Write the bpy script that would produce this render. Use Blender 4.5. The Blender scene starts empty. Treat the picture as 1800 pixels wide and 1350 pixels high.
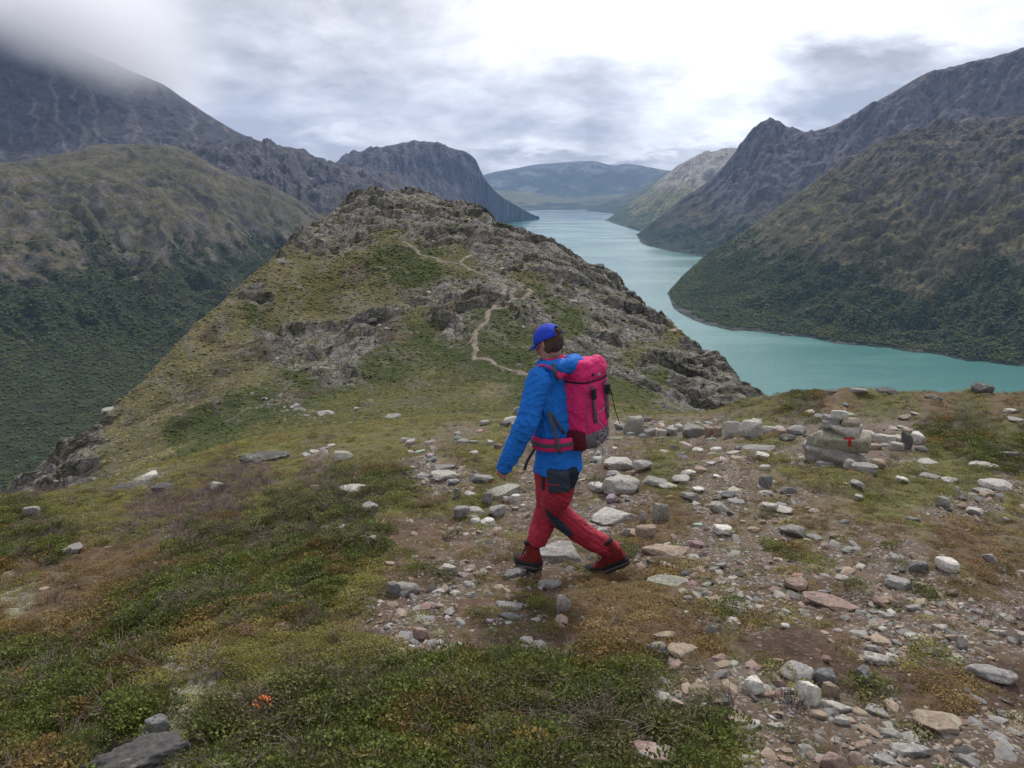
import bpy, bmesh, math, random
import numpy as np
from mathutils import Vector, Matrix
from math import sin, cos, tan, atan, atan2, sqrt, pi, radians

random.seed(7)
rng = np.random.default_rng(7)
scene = bpy.context.scene
COL = scene.collection

# ------------------------------------------------------------------ camera
F = 1352.0                      # focal length in photograph pixels (1800 wide)
PITCH = math.atan(355.0 / F)
cam_d = bpy.data.cameras.new('camera')
cam_d.sensor_width = 36.0
cam_d.lens = 36.0 * F / 1800.0
cam_d.clip_start = 0.05
cam_d.clip_end = 60000.0
cam = bpy.data.objects.new('camera', cam_d)
COL.objects.link(cam)
cam.location = (0, 0, 0)
cam.rotation_euler = (pi / 2 - PITCH, 0, 0)
scene.camera = cam

# ------------------------------------------------------------------ light and exposure
SUN_AZ, SUN_EL = radians(14), radians(47)      # azimuth to the right of +Y
scene.view_settings.view_transform = 'Standard'
scene.view_settings.look = 'None'
scene.view_settings.exposure = 0.30
scene.view_settings.gamma = 1.0
scene.view_settings.use_curve_mapping = False
sd = bpy.data.lights.new('sun', 'SUN')
sd.energy = 2.8
sd.angle = radians(7)
sd.color = (1.0, 0.95, 0.88)
sun = bpy.data.objects.new('sun', sd)
COL.objects.link(sun)
sdir = Vector((sin(SUN_AZ) * cos(SUN_EL), cos(SUN_AZ) * cos(SUN_EL), sin(SUN_EL)))
sun.rotation_euler = sdir.to_track_quat('Z', 'Y').to_euler()

scene.cycles.volume_bounces = 8
scene.cycles.max_bounces = 6
scene.cycles.diffuse_bounces = 3
scene.cycles.transparent_max_bounces = 8


class NT:
    """small helper for node trees"""
    def __init__(self, tree):
        self.t = tree
        tree.nodes.clear()

    def n(self, typ, **kw):
        nd = self.t.nodes.new(typ)
        for k, v in kw.items():
            setattr(nd, k, v)
        return nd

    def l(self, a, b):
        self.t.links.new(a, b)

    def put(self, sock, v):
        if hasattr(v, 'is_output') or isinstance(v, bpy.types.NodeSocket):
            self.t.links.new(v, sock)
        else:
            sock.default_value = v

    def math(self, op, a, b=None, c=None, clamp=False):
        nd = self.n('ShaderNodeMath', operation=op, use_clamp=clamp)
        self.put(nd.inputs[0], a)
        if b is not None:
            self.put(nd.inputs[1], b)
        if c is not None:
            self.put(nd.inputs[2], c)
        return nd.outputs[0]

    def vmath(self, op, a, b=None):
        nd = self.n('ShaderNodeVectorMath', operation=op)
        self.put(nd.inputs[0], a)
        if b is not None:
            self.put(nd.inputs[1], b)
        return nd.outputs['Value'] if op in ('DOT_PRODUCT', 'LENGTH') else nd.outputs[0]

    def mix(self, fac, a, b, blend='MIX'):
        nd = self.n('ShaderNodeMix', data_type='RGBA', blend_type=blend)
        self.put(nd.inputs[0], fac)
        self.put(nd.inputs[6], a)
        self.put(nd.inputs[7], b)
        return nd.outputs[2]

    def noise(self, vec, scale, detail=4, rough=0.55, dist=0.0, dim='3D'):
        nd = self.n('ShaderNodeTexNoise', noise_dimensions=dim)
        if vec is not None:
            self.l(vec, nd.inputs['Vector'])
        nd.inputs['Scale'].default_value = scale
        nd.inputs['Detail'].default_value = detail
        nd.inputs['Roughness'].default_value = rough
        nd.inputs['Distortion'].default_value = dist
        return nd.outputs['Fac']

    def voro(self, vec, scale, feature='F1', out='Distance', rnd=1.0):
        nd = self.n('ShaderNodeTexVoronoi', feature=feature)
        if vec is not None:
            self.l(vec, nd.inputs['Vector'])
        nd.inputs['Scale'].default_value = scale
        nd.inputs['Randomness'].default_value = rnd
        return nd.outputs[out]

    def ss(self, v, lo, hi, a=0.0, b=1.0):
        nd = self.n('ShaderNodeMapRange', interpolation_type='SMOOTHSTEP')
        self.put(nd.inputs[0], v)
        for i, q in enumerate((lo, hi, a, b)):
            nd.inputs[i + 1].default_value = q
        return nd.outputs[0]

    def scalevec(self, vec, s, loc=(0, 0, 0), rot=(0, 0, 0)):
        nd = self.n('ShaderNodeMapping')
        self.l(vec, nd.inputs[0])
        nd.inputs['Scale'].default_value = s
        nd.inputs['Location'].default_value = loc
        nd.inputs['Rotation'].default_value = rot
        return nd.outputs[0]


def ray(px, py):
    """world direction of a photograph pixel, scaled so that its horizontal length is 1"""
    x = (px - 900.0) / F
    u = (675.0 - py) / F
    y = cos(PITCH) + sin(PITCH) * u
    z = -sin(PITCH) + cos(PITCH) * u
    h = sqrt(x * x + y * y)
    return x / h, y / h, z / h


def raydir(px, py):
    v = Vector(ray(px, py))
    return v.normalized()


def make_world():
    w = bpy.data.worlds.new('World')
    scene.world = w
    w.use_nodes = True
    N = NT(w.node_tree)
    sky = N.n('ShaderNodeTexSky', sky_type='NISHITA')
    sky.sun_disc = False
    sky.sun_elevation = SUN_EL
    sky.sun_rotation = SUN_AZ
    sky.altitude = 1400.0
    tc = N.n('ShaderNodeTexCoord').outputs['Generated']
    sep = N.n('ShaderNodeSeparateXYZ')
    N.l(tc, sep.inputs[0])
    zc = N.math('MAXIMUM', sep.outputs[2], 0.0)
    inv = N.math('DIVIDE', 1.0, N.math('ADD', zc, 0.30))
    comb = N.n('ShaderNodeCombineXYZ')
    N.l(N.math('MULTIPLY', sep.outputs[0], inv), comb.inputs[0])
    N.l(N.math('MULTIPLY', sep.outputs[1], inv), comb.inputs[1])
    P = comb.outputs[0]
    # warp of the view direction so that the banks get ragged cloud edges
    wn = N.n('ShaderNodeTexNoise')
    N.l(P, wn.inputs['Vector'])
    wn.inputs['Scale'].default_value = 1.7
    wn.inputs['Detail'].default_value = 7
    wn.inputs['Roughness'].default_value = 0.62
    wv = N.vmath('SUBTRACT', wn.outputs['Color'], (0.5, 0.5, 0.5))
    ws = N.n('ShaderNodeVectorMath', operation='SCALE')
    N.l(wv, ws.inputs[0])
    ws.inputs['Scale'].default_value = 0.26
    D = N.vmath('ADD', tc, ws.outputs[0])
    sD = N.n('ShaderNodeSeparateXYZ')
    N.l(D, sD.inputs[0])

    def lobe(px, py, wx, wz):
        d = raydir(px, py)
        dx = N.math('MULTIPLY', N.math('SUBTRACT', sD.outputs[0], d.x), 1.0 / wx)
        dz = N.math('MULTIPLY', N.math('SUBTRACT', sD.outputs[2], d.z), 1.0 / wz)
        q = N.math('ADD', N.math('MULTIPLY', dx, dx), N.math('MULTIPLY', dz, dz))
        front = N.math('GREATER_THAN', sD.outputs[1], 0.0)
        return N.math('MULTIPLY', N.math('POWER', 2.718, N.math('MULTIPLY', q, -1.0)), front)

    base = N.noise(P, 1.5, 9, 0.58, 0.4)
    fine = N.noise(P, 5.5, 7, 0.62, 0.3)
    v = N.math('ADD', 0.53, N.math('MULTIPLY', N.math('SUBTRACT', base, 0.5), 1.05))
    v = N.math('ADD', v, N.math('MULTIPLY', N.math('SUBTRACT', fine, 0.5), 0.62))
    # thin bright cloud round the hidden sun
    glow = N.vmath('DOT_PRODUCT', tc, tuple(sdir))
    v = N.math('ADD', v, N.ss(glow, 0.70, 1.0, 0.0, 0.30))
    for (px, py, wx, wz, a) in LOBES:
        v = N.math('ADD', v, N.math('MULTIPLY', lobe(px, py, wx, wz), a))
    v = N.math('MAXIMUM', v, 0.40)
    v = N.math('MINIMUM', v, 1.35)
    # grey parts of the cloud are slightly lilac-blue, bright parts neutral
    tint = N.mix(N.ss(v, 0.45, 0.95), (0.965, 0.965, 1.03, 1), (1.0, 1.0, 1.01, 1))
    cloud = N.n('ShaderNodeVectorMath', operation='SCALE')
    N.l(tint, cloud.inputs[0])
    N.l(N.math('MULTIPLY', v, 12.0), cloud.inputs['Scale'])
    cover = N.ss(base, 0.20, 0.42, 0.80, 1.0)
    col = N.mix(cover, sky.outputs[0], cloud.outputs[0])
    below = N.ss(sep.outputs[2], -0.25, -0.02, 0.25, 1.0)
    fin = N.n('ShaderNodeVectorMath', operation='SCALE')
    N.l(col, fin.inputs[0])
    N.l(below, fin.inputs['Scale'])
    bg = N.n('ShaderNodeBackground')
    N.l(fin.outputs[0], bg.inputs[0])
    bg.inputs[1].default_value = 0.1
    out = N.n('ShaderNodeOutputWorld')
    N.l(bg.outputs[0], out.inputs[0])


LOBES = [
    (60, 30, 0.35, 0.14, -0.10),
    # px, py, width, height, amount
    (1080, 40, 0.20, 0.11, 0.40),
    (1250, 160, 0.10, 0.07, 0.36),
    (1600, 20, 0.30, 0.07, 0.25),
    (1330, 190, 0.07, 0.035, 0.30),
    (930, 245, 0.10, 0.02, 0.22),
    (600, 150, 0.08, 0.03, 0.10),
    (560, 262, 0.07, 0.012, 0.15),
    (1180, 250, 0.06, 0.03, 0.12),
    (1040, 190, 0.12, 0.045, -0.18),
    (1420, 145, 0.12, 0.035, -0.26),
    (1560, 130, 0.12, 0.03, -0.25),
    (1450, 205, 0.06, 0.02, -0.25),
    (1060, 288, 0.16, 0.012, -0.25),
]
make_world()

# ------------------------------------------------------------------ numpy noise
_perm = np.random.default_rng(11).permutation(256)
_perm = np.concatenate([_perm, _perm, _perm])
_ang = np.random.default_rng(12).random(256) * 2 * pi
_gx, _gy = np.cos(_ang), np.sin(_ang)


def _h2(ix, iy, seed):
    return _perm[_perm[(ix + seed * 17) & 255] + (iy & 255)]


def perlin(x, y, seed=0):
    x0 = np.floor(x).astype(np.int64)
    y0 = np.floor(y).astype(np.int64)
    fx, fy = x - x0, y - y0
    u = fx * fx * fx * (fx * (fx * 6 - 15) + 10)
    v = fy * fy * fy * (fy * (fy * 6 - 15) + 10)

    def g(dx, dy):
        h = _h2(x0 + dx, y0 + dy, seed)
        return _gx[h] * (fx - dx) + _gy[h] * (fy - dy)
    a = g(0, 0) * (1 - u) + g(1, 0) * u
    b = g(0, 1) * (1 - u) + g(1, 1) * u
    return (a * (1 - v) + b * v) * 1.5


def fbm(x, y, oct=5, seed=0, gain=0.5, lac=2.03, ridged=False):
    s = 0.0
    a = 1.0
    tot = 0.0
    for i in range(oct):
        n = perlin(x, y, seed + i * 3)
        if ridged:
            n = 1 - 2 * np.abs(n)
        s = s + a * n
        tot += a
        a *= gain
        c, sn = 0.8, 0.6
        x, y = (c * x - sn * y) * lac, (sn * x + c * y) * lac
    return s / tot


def worley(x, y, seed=0):
    x0 = np.floor(x).astype(np.int64)
    y0 = np.floor(y).astype(np.int64)
    f1 = np.full(x.shape, 9.0)
    f2 = np.full(x.shape, 9.0)
    cid = np.zeros(x.shape, dtype=np.int64)
    for dx in (-1, 0, 1):
        for dy in (-1, 0, 1):
            h = _h2(x0 + dx, y0 + dy, seed)
            cx = x0 + dx + _perm[h] / 256.0
            cy = y0 + dy + _perm[h + 91] / 256.0
            d = np.hypot(x - cx, y - cy)
            near = d < f1
            f2 = np.where(near, f1, np.minimum(f2, d))
            cid = np.where(near, h, cid)
            f1 = np.where(near, d, f1)
    return f1, f2, cid


def sstep(x, lo, hi):
    t = np.clip((x - lo) / (hi - lo), 0, 1)
    return t * t * (3 - 2 * t)


# ------------------------------------------------------------------ polar height fields
def pt(px, v, d, isz=False):
    """(azimuth, distance, z) of a control point: v is an image row or, with isz, a height"""
    if not isz:
        x, y, s = ray(px, v)
        return math.atan2(x, y), d, s * d
    lo, hi = -4000.0, 6000.0
    for _ in range(50):
        m = (lo + hi) / 2
        if ray(px, m)[2] * d > v:
            lo = m
        else:
            hi = m
    x, y, s = ray(px, lo)
    return math.atan2(x, y), d, v


def pchip_rows(A, t):
    """monotone cubic interpolation of the rows of A (K,N) at the parameters t (M)"""
    K = A.shape[0]
    dlt = A[1:] - A[:-1]
    m = np.zeros_like(A)
    a, b = dlt[:-1], dlt[1:]
    same = (a * b) > 0
    hm = np.where(same, 2 * a * b / np.where(np.abs(a + b) < 1e-12, 1, a + b), 0)
    m[1:-1] = hm
    m[0] = dlt[0]
    m[-1] = dlt[-1]
    i = np.clip(np.floor(t).astype(int), 0, K - 2)
    f = (t - i)[:, None]
    h00 = 2 * f**3 - 3 * f**2 + 1
    h10 = f**3 - 2 * f**2 + f
    h01 = -2 * f**3 + 3 * f**2
    h11 = f**3 - f**2
    return h00 * A[i] + h10 * m[i] + h01 * A[i + 1] + h11 * m[i + 1]


def smooth_interp(x, xp, fp):
    """monotone cubic interpolation over irregular knots"""
    xp = np.asarray(xp, float)
    fp = np.asarray(fp, float)
    if len(xp) < 3:
        return np.interp(x, xp, fp)
    h = np.diff(xp)
    d = np.diff(fp) / h
    m = np.zeros_like(fp)
    for i in range(1, len(fp) - 1):
        if d[i - 1] * d[i] > 0:
            w1, w2 = 2 * h[i] + h[i - 1], h[i] + 2 * h[i - 1]
            m[i] = (w1 + w2) / (w1 / d[i - 1] + w2 / d[i])
    m[0], m[-1] = d[0] * 0.5, d[-1] * 0.5
    xc = np.clip(x, xp[0], xp[-1])
    i = np.clip(np.searchsorted(xp, xc) - 1, 0, len(xp) - 2)
    f = (xc - xp[i]) / h[i]
    return ((2 * f**3 - 3 * f**2 + 1) * fp[i] + (f**3 - 2 * f**2 + f) * m[i] * h[i]
            + (-2 * f**3 + 3 * f**2) * fp[i + 1] + (f**3 - f**2) * m[i + 1] * h[i])


class Field:
    def __init__(self, rows, az, subs, smooth=True):
        """rows: K lists of (azimuth, distance, z); az: azimuths; subs: steps per segment"""
        K = len(rows)
        D = np.zeros((K, len(az)))
        Z = np.zeros((K, len(az)))
        for k, r in enumerate(rows):
            r = sorted(r)
            a = [q[0] for q in r]
            f = smooth_interp if smooth else np.interp
            D[k] = f(az, a, [q[1] for q in r])
            Z[k] = f(az, a, [q[2] for q in r])
        t = np.concatenate([np.linspace(i, i + 1, n, endpoint=False) for i, n in enumerate(subs)] + [[K - 1.0]])
        self.az, self.t = az, t
        self.D = pchip_rows(D, t)
        self.Z = pchip_rows(Z, t)
        self.X = self.D * np.sin(az)[None, :]
        self.Y = self.D * np.cos(az)[None, :]

    def project(self):
        return project(self.X, self.Y, self.Z)


def project(X, Y, Z):
    yc = cos(PITCH) * Y - sin(PITCH) * Z
    zc = sin(PITCH) * Y + cos(PITCH) * Z
    yc = np.maximum(yc, 1e-3)
    return 900 + F * X / yc, 675 - F * zc / yc


def grid_mesh(name, X, Y, Z, col=None, attrs=None, smooth=True, mask=None):
    M, N = X.shape
    me = bpy.data.meshes.new(name)
    co = np.stack([X, Y, Z], -1).reshape(-1, 3).astype(np.float32)
    i, j = np.meshgrid(np.arange(M - 1), np.arange(N - 1), indexing='ij')
    a = (i * N + j).ravel()
    quads = np.stack([a, a + 1, a + N + 1, a + N], -1)
    if mask is not None:
        quads = quads[mask.ravel()]
    me.vertices.add(len(co))
    me.vertices.foreach_set('co', co.ravel())
    me.loops.add(quads.size)
    me.polygons.add(len(quads))
    me.loops.foreach_set('vertex_index', quads.ravel().astype(np.int32))
    me.polygons.foreach_set('loop_start', (np.arange(len(quads)) * 4).astype(np.int32))
    me.polygons.foreach_set('use_smooth', np.full(len(quads), smooth))
    if col is not None:
        ca = me.color_attributes.new('col', 'FLOAT_COLOR', 'POINT')
        c4 = np.ones((len(co), 4), np.float32)
        c4[:, :3] = col.reshape(-1, 3)
        ca.data.foreach_set('color', c4.ravel())
    for k, v in (attrs or {}).items():
        at = me.attributes.new(k, 'FLOAT', 'POINT')
        at.data.foreach_set('value', v.ravel().astype(np.float32))
    me.update(calc_edges=True)
    me.validate()
    return me


def link(name, me, mat=None, parent=None, kind=None, label=None, cat=None, group=None, loc=None):
    o = bpy.data.objects.new(name, me)
    COL.objects.link(o)
    if mat is not None and me is not None and len(me.materials) == 0:
        me.materials.append(mat)
    if parent is not None:
        o.parent = parent
    if loc is not None:
        o.location = loc
    for k, v in (('kind', kind), ('label', label), ('category', cat), ('group', group)):
        if v:
            o[k] = v
    return o


# ------------------------------------------------------------------ materials
def mat_new(name):
    m = bpy.data.materials.new(name)
    m.use_nodes = True
    N = NT(m.node_tree)
    out = N.n('ShaderNodeOutputMaterial')
    b = N.n('ShaderNodeBsdfPrincipled')
    N.l(b.outputs[0], out.inputs[0])
    b.inputs['Specular IOR Level'].default_value = 0.25
    b.inputs['Roughness'].default_value = 0.9
    return m, N, b, out


def bump(N, b, h, strength, dist):
    bn = N.n('ShaderNodeBump')
    N.l(h, bn.inputs['Height'])
    bn.inputs['Strength'].default_value = strength
    bn.inputs['Distance'].default_value = dist
    N.l(bn.outputs[0], b.inputs['Normal'])
    return bn


def mat_terrain(name, s1, s2, bump_d, amount=0.5, rock_attr=False):
    """vertex colour of the landform, varied by noise at two scales, with bump"""
    m, N, b, out = mat_new(name)
    geo = N.n('ShaderNodeNewGeometry').outputs['Position']
    col = N.n('ShaderNodeAttribute', attribute_name='col').outputs['Color']
    n1 = N.noise(geo, s1, 6, 0.65)
    n2 = N.noise(geo, s2, 5, 0.65)
    v = N.math('ADD', N.math('MULTIPLY', N.math('SUBTRACT', n1, 0.5), 2.0 * amount),
               N.math('MULTIPLY', N.math('SUBTRACT', n2, 0.5), 2.2 * amount))
    v = N.math('ADD', v, 1.0)
    c = N.n('ShaderNodeVectorMath', operation='SCALE')
    N.l(col, c.inputs[0])
    N.l(N.math('MAXIMUM', v, 0.25), c.inputs['Scale'])
    N.l(c.outputs[0], b.inputs['Base Color'])
    h = N.math('ADD', n1, N.math('MULTIPLY', n2, 0.6))
    bump(N, b, h, 0.9, bump_d)
    b.inputs['Specular IOR Level'].default_value = 0.15
    return m


def mat_hill():
    """near hill: grass or cracked rock by the attribute 'rock'"""
    m, N, b, out = mat_new('hill_surface')
    geo = N.n('ShaderNodeNewGeometry').outputs['Position']
    col = N.n('ShaderNodeAttribute', attribute_name='col').outputs['Color']
    rk = N.n('ShaderNodeAttribute', attribute_name='rock').outputs['Fac']
    wv = N.n('ShaderNodeTexNoise')
    N.l(geo, wv.inputs['Vector'])
    wv.inputs['Scale'].default_value = 0.35
    wv.inputs['Detail'].default_value = 5
    off = N.n('ShaderNodeVectorMath', operation='SCALE')
    N.l(wv.outputs['Color'], off.inputs[0])
    off.inputs['Scale'].default_value = 3.0
    gw = N.vmath('ADD', geo, off.outputs[0])
    g2 = N.scalevec(gw, (0.55, 0.35, 0.8), rot=(0.2, 0.35, 0.5))
    cr = N.voro(g2, 0.9, 'DISTANCE_TO_EDGE')
    cr2 = N.voro(g2, 2.6, 'DISTANCE_TO_EDGE')
    ck = N.ss(cr, 0.0, 0.10)
    ck2 = N.ss(cr2, 0.0, 0.10)
    n1 = N.noise(geo, 1.3, 7, 0.7)
    n2 = N.noise(geo, 5.0, 5, 0.7)
    n0 = N.noise(geo, 0.25, 6, 0.65)
    g = N.math('ADD', N.math('MULTIPLY', N.math('SUBTRACT', n1, 0.5), 1.7),
               N.math('MULTIPLY', N.math('SUBTRACT', n2, 0.5), 1.2))
    g = N.math('ADD', g, N.math('MULTIPLY', N.math('SUBTRACT', n0, 0.5), 0.8))
    v = N.math('ADD', g, 1.0)
    rkcol = N.math('MULTIPLY', v, N.math('MULTIPLY', N.ss(ck, 0, 1, 0.72, 1.05), N.ss(ck2, 0, 1, 0.88, 1.04)))
    val = N.n('ShaderNodeMix', data_type='FLOAT')
    N.l(rk, val.inputs[0])
    N.l(v, val.inputs[2])
    N.l(rkcol, val.inputs[3])
    c = N.n('ShaderNodeVectorMath', operation='SCALE')
    N.l(col, c.inputs[0])
    N.l(N.math('MAXIMUM', val.outputs[0], 0.2), c.inputs['Scale'])
    N.l(c.outputs[0], b.inputs['Base Color'])
    hh = N.math('ADD', N.math('MULTIPLY', n1, 1.0), N.math('MULTIPLY', n2, 0.4))
    hr = N.math('MULTIPLY', rk, N.math('ADD', N.math('MULTIPLY', ck, 0.7), N.math('MULTIPLY', ck2, 0.3)))
    bump(N, b, N.math('ADD', hh, hr), 1.0, 0.55)
    b.inputs['Specular IOR Level'].default_value = 0.15
    return m


def mat_soil():
    """foreground earth under plants and stones"""
    m, N, b, out = mat_new('soil')
    geo = N.n('ShaderNodeNewGeometry').outputs['Position']
    col = N.n('ShaderNodeAttribute', attribute_name='col').outputs['Color']
    n1 = N.noise(geo, 6, 8, 0.7)
    n2 = N.noise(geo, 45, 5, 0.7)
    n3 = N.noise(geo, 1.4, 5, 0.6)
    v = N.math('ADD', N.math('MULTIPLY', N.math('SUBTRACT', n1, 0.5), 1.8),
               N.math('MULTIPLY', N.math('SUBTRACT', n2, 0.5), 1.6))
    v = N.math('ADD', v, N.math('MULTIPLY', N.math('SUBTRACT', n3, 0.5), 0.9))
    v = N.math('MAXIMUM', N.math('ADD', v, 1.0), 0.25)
    pe = N.voro(geo, 38, 'F1', 'Color')
    sp = N.n('ShaderNodeSeparateXYZ')
    N.l(pe, sp.inputs[0])
    st = N.n('ShaderNodeAttribute', attribute_name='stony').outputs['Fac']
    isst = N.math('MULTIPLY', N.ss(sp.outputs[0], 0.74, 0.80), st)
    c = N.n('ShaderNodeVectorMath', operation='SCALE')
    N.l(col, c.inputs[0])
    N.l(v, c.inputs['Scale'])
    grit = N.mix(sp.outputs[1], (0.13, 0.12, 0.115, 1), (0.30, 0.27, 0.24, 1))
    colr = N.mix(isst, c.outputs[0], grit)
    N.l(colr, b.inputs['Base Color'])
    pd = N.voro(geo, 38, 'F1')
    h = N.math('ADD', N.math('MULTIPLY', n1, 1.0), N.math('MULTIPLY', n2, 0.35))
    h = N.math('ADD', h, N.math('MULTIPLY', isst, N.math('SUBTRACT', 0.7, pd)))
    bump(N, b, h, 1.0, 0.03)
    b.inputs['Specular IOR Level'].default_value = 0.2
    return m


def rock_nodes(N, b, base, vec, sc=1.0, lichen=0.6):
    n1 = N.noise(vec, 3.5 * sc, 7, 0.7)
    n2 = N.noise(vec, 22 * sc, 5, 0.75)
    n3 = N.noise(vec, 1.2 * sc, 3, 0.5)
    v = N.math('ADD', 1.0, N.math('ADD', N.math('MULTIPLY', N.math('SUBTRACT', n1, 0.5), 1.0),
                                  N.math('MULTIPLY', N.math('SUBTRACT', n2, 0.5), 2.3)))
    c = N.n('ShaderNodeVectorMath', operation='SCALE')
    N.put(c.inputs[0], base)
    N.l(N.math('MAXIMUM', v, 0.3), c.inputs['Scale'])
    dark = N.ss(n1, 0.56, 0.66, 0.0, 0.55)
    col = N.mix(dark, c.outputs[0], (0.045, 0.043, 0.04, 1))
    ln = N.noise(vec, 7 * sc, 6, 0.7, 0.5)
    lf = N.math('MULTIPLY', N.ss(ln, 0.54, 0.60), N.ss(n3, 0.46, 0.58, 0.0, lichen))
    lcol = N.mix(N.ss(N.noise(vec, 0.8 * sc, 2, .5), .45, .55), (0.40, 0.39, 0.34, 1), (0.27, 0.29, 0.15, 1))
    col = N.mix(lf, col, lcol)
    N.l(col, b.inputs['Base Color'])
    h = N.math('ADD', n1, N.math('MULTIPLY', n2, 0.35))
    bump(N, b, h, 0.8, 0.03 / sc)
    b.inputs['Specular IOR Level'].default_value = 0.2
    b.inputs['Roughness'].default_value = 0.85


def mat_rock():
    m, N, b, out = mat_new('stone')
    oi = N.n('ShaderNodeObjectInfo')
    tc = N.n('ShaderNodeTexCoord').outputs['Object']
    geo = N.n('ShaderNodeNewGeometry').outputs['Position']
    rock_nodes(N, b, oi.outputs['Color'], geo, 2.0)
    return m


def mat_instance(name, rough=0.8, transl=0.0, speck=False, var=0.6, spec=0.25):
    """colour handed over by the scattering object for each instance"""
    m, N, b, out = mat_new(name)
    at = N.n('ShaderNodeAttribute', attribute_name='icol', attribute_type='INSTANCER').outputs['Color']
    la = N.n('ShaderNodeAttribute', attribute_name='lv').outputs['Fac']
    geo = N.n('ShaderNodeNewGeometry').outputs['Position']
    n = N.noise(geo, 60 if speck else 25, 4, 0.7)
    v = N.math('ADD', 1.0, N.math('MULTIPLY', N.math('SUBTRACT', n, 0.5), var * 2))
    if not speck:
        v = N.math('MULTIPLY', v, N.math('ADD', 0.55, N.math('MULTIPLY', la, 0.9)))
    c = N.n('ShaderNodeVectorMath', operation='SCALE')
    N.l(at, c.inputs[0])
    N.l(v, c.inputs['Scale'])
    N.l(c.outputs[0], b.inputs['Base Color'])
    b.inputs['Roughness'].default_value = rough
    b.inputs['Specular IOR Level'].default_value = spec
    if transl:
        tr = N.n('ShaderNodeBsdfTranslucent')
        N.l(c.outputs[0], tr.inputs[0])
        mx = N.n('ShaderNodeMixShader')
        mx.inputs[0].default_value = transl
        N.l(b.outputs[0], mx.inputs[1])
        N.l(tr.outputs[0], mx.inputs[2])
        N.l(mx.outputs[0], out.inputs[0])
    return m


# ------------------------------------------------------------------ near ground and hill
def azpx(px, py=600):
    x, y, s = ray(px, py)
    return math.atan2(x, y)


GR = {}   # column -> profile.  ('z', d, z) or ('p', d, image row)
def z_(d, z): return (z, d, True)
def p_(d, py): return (py, d, False)

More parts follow.
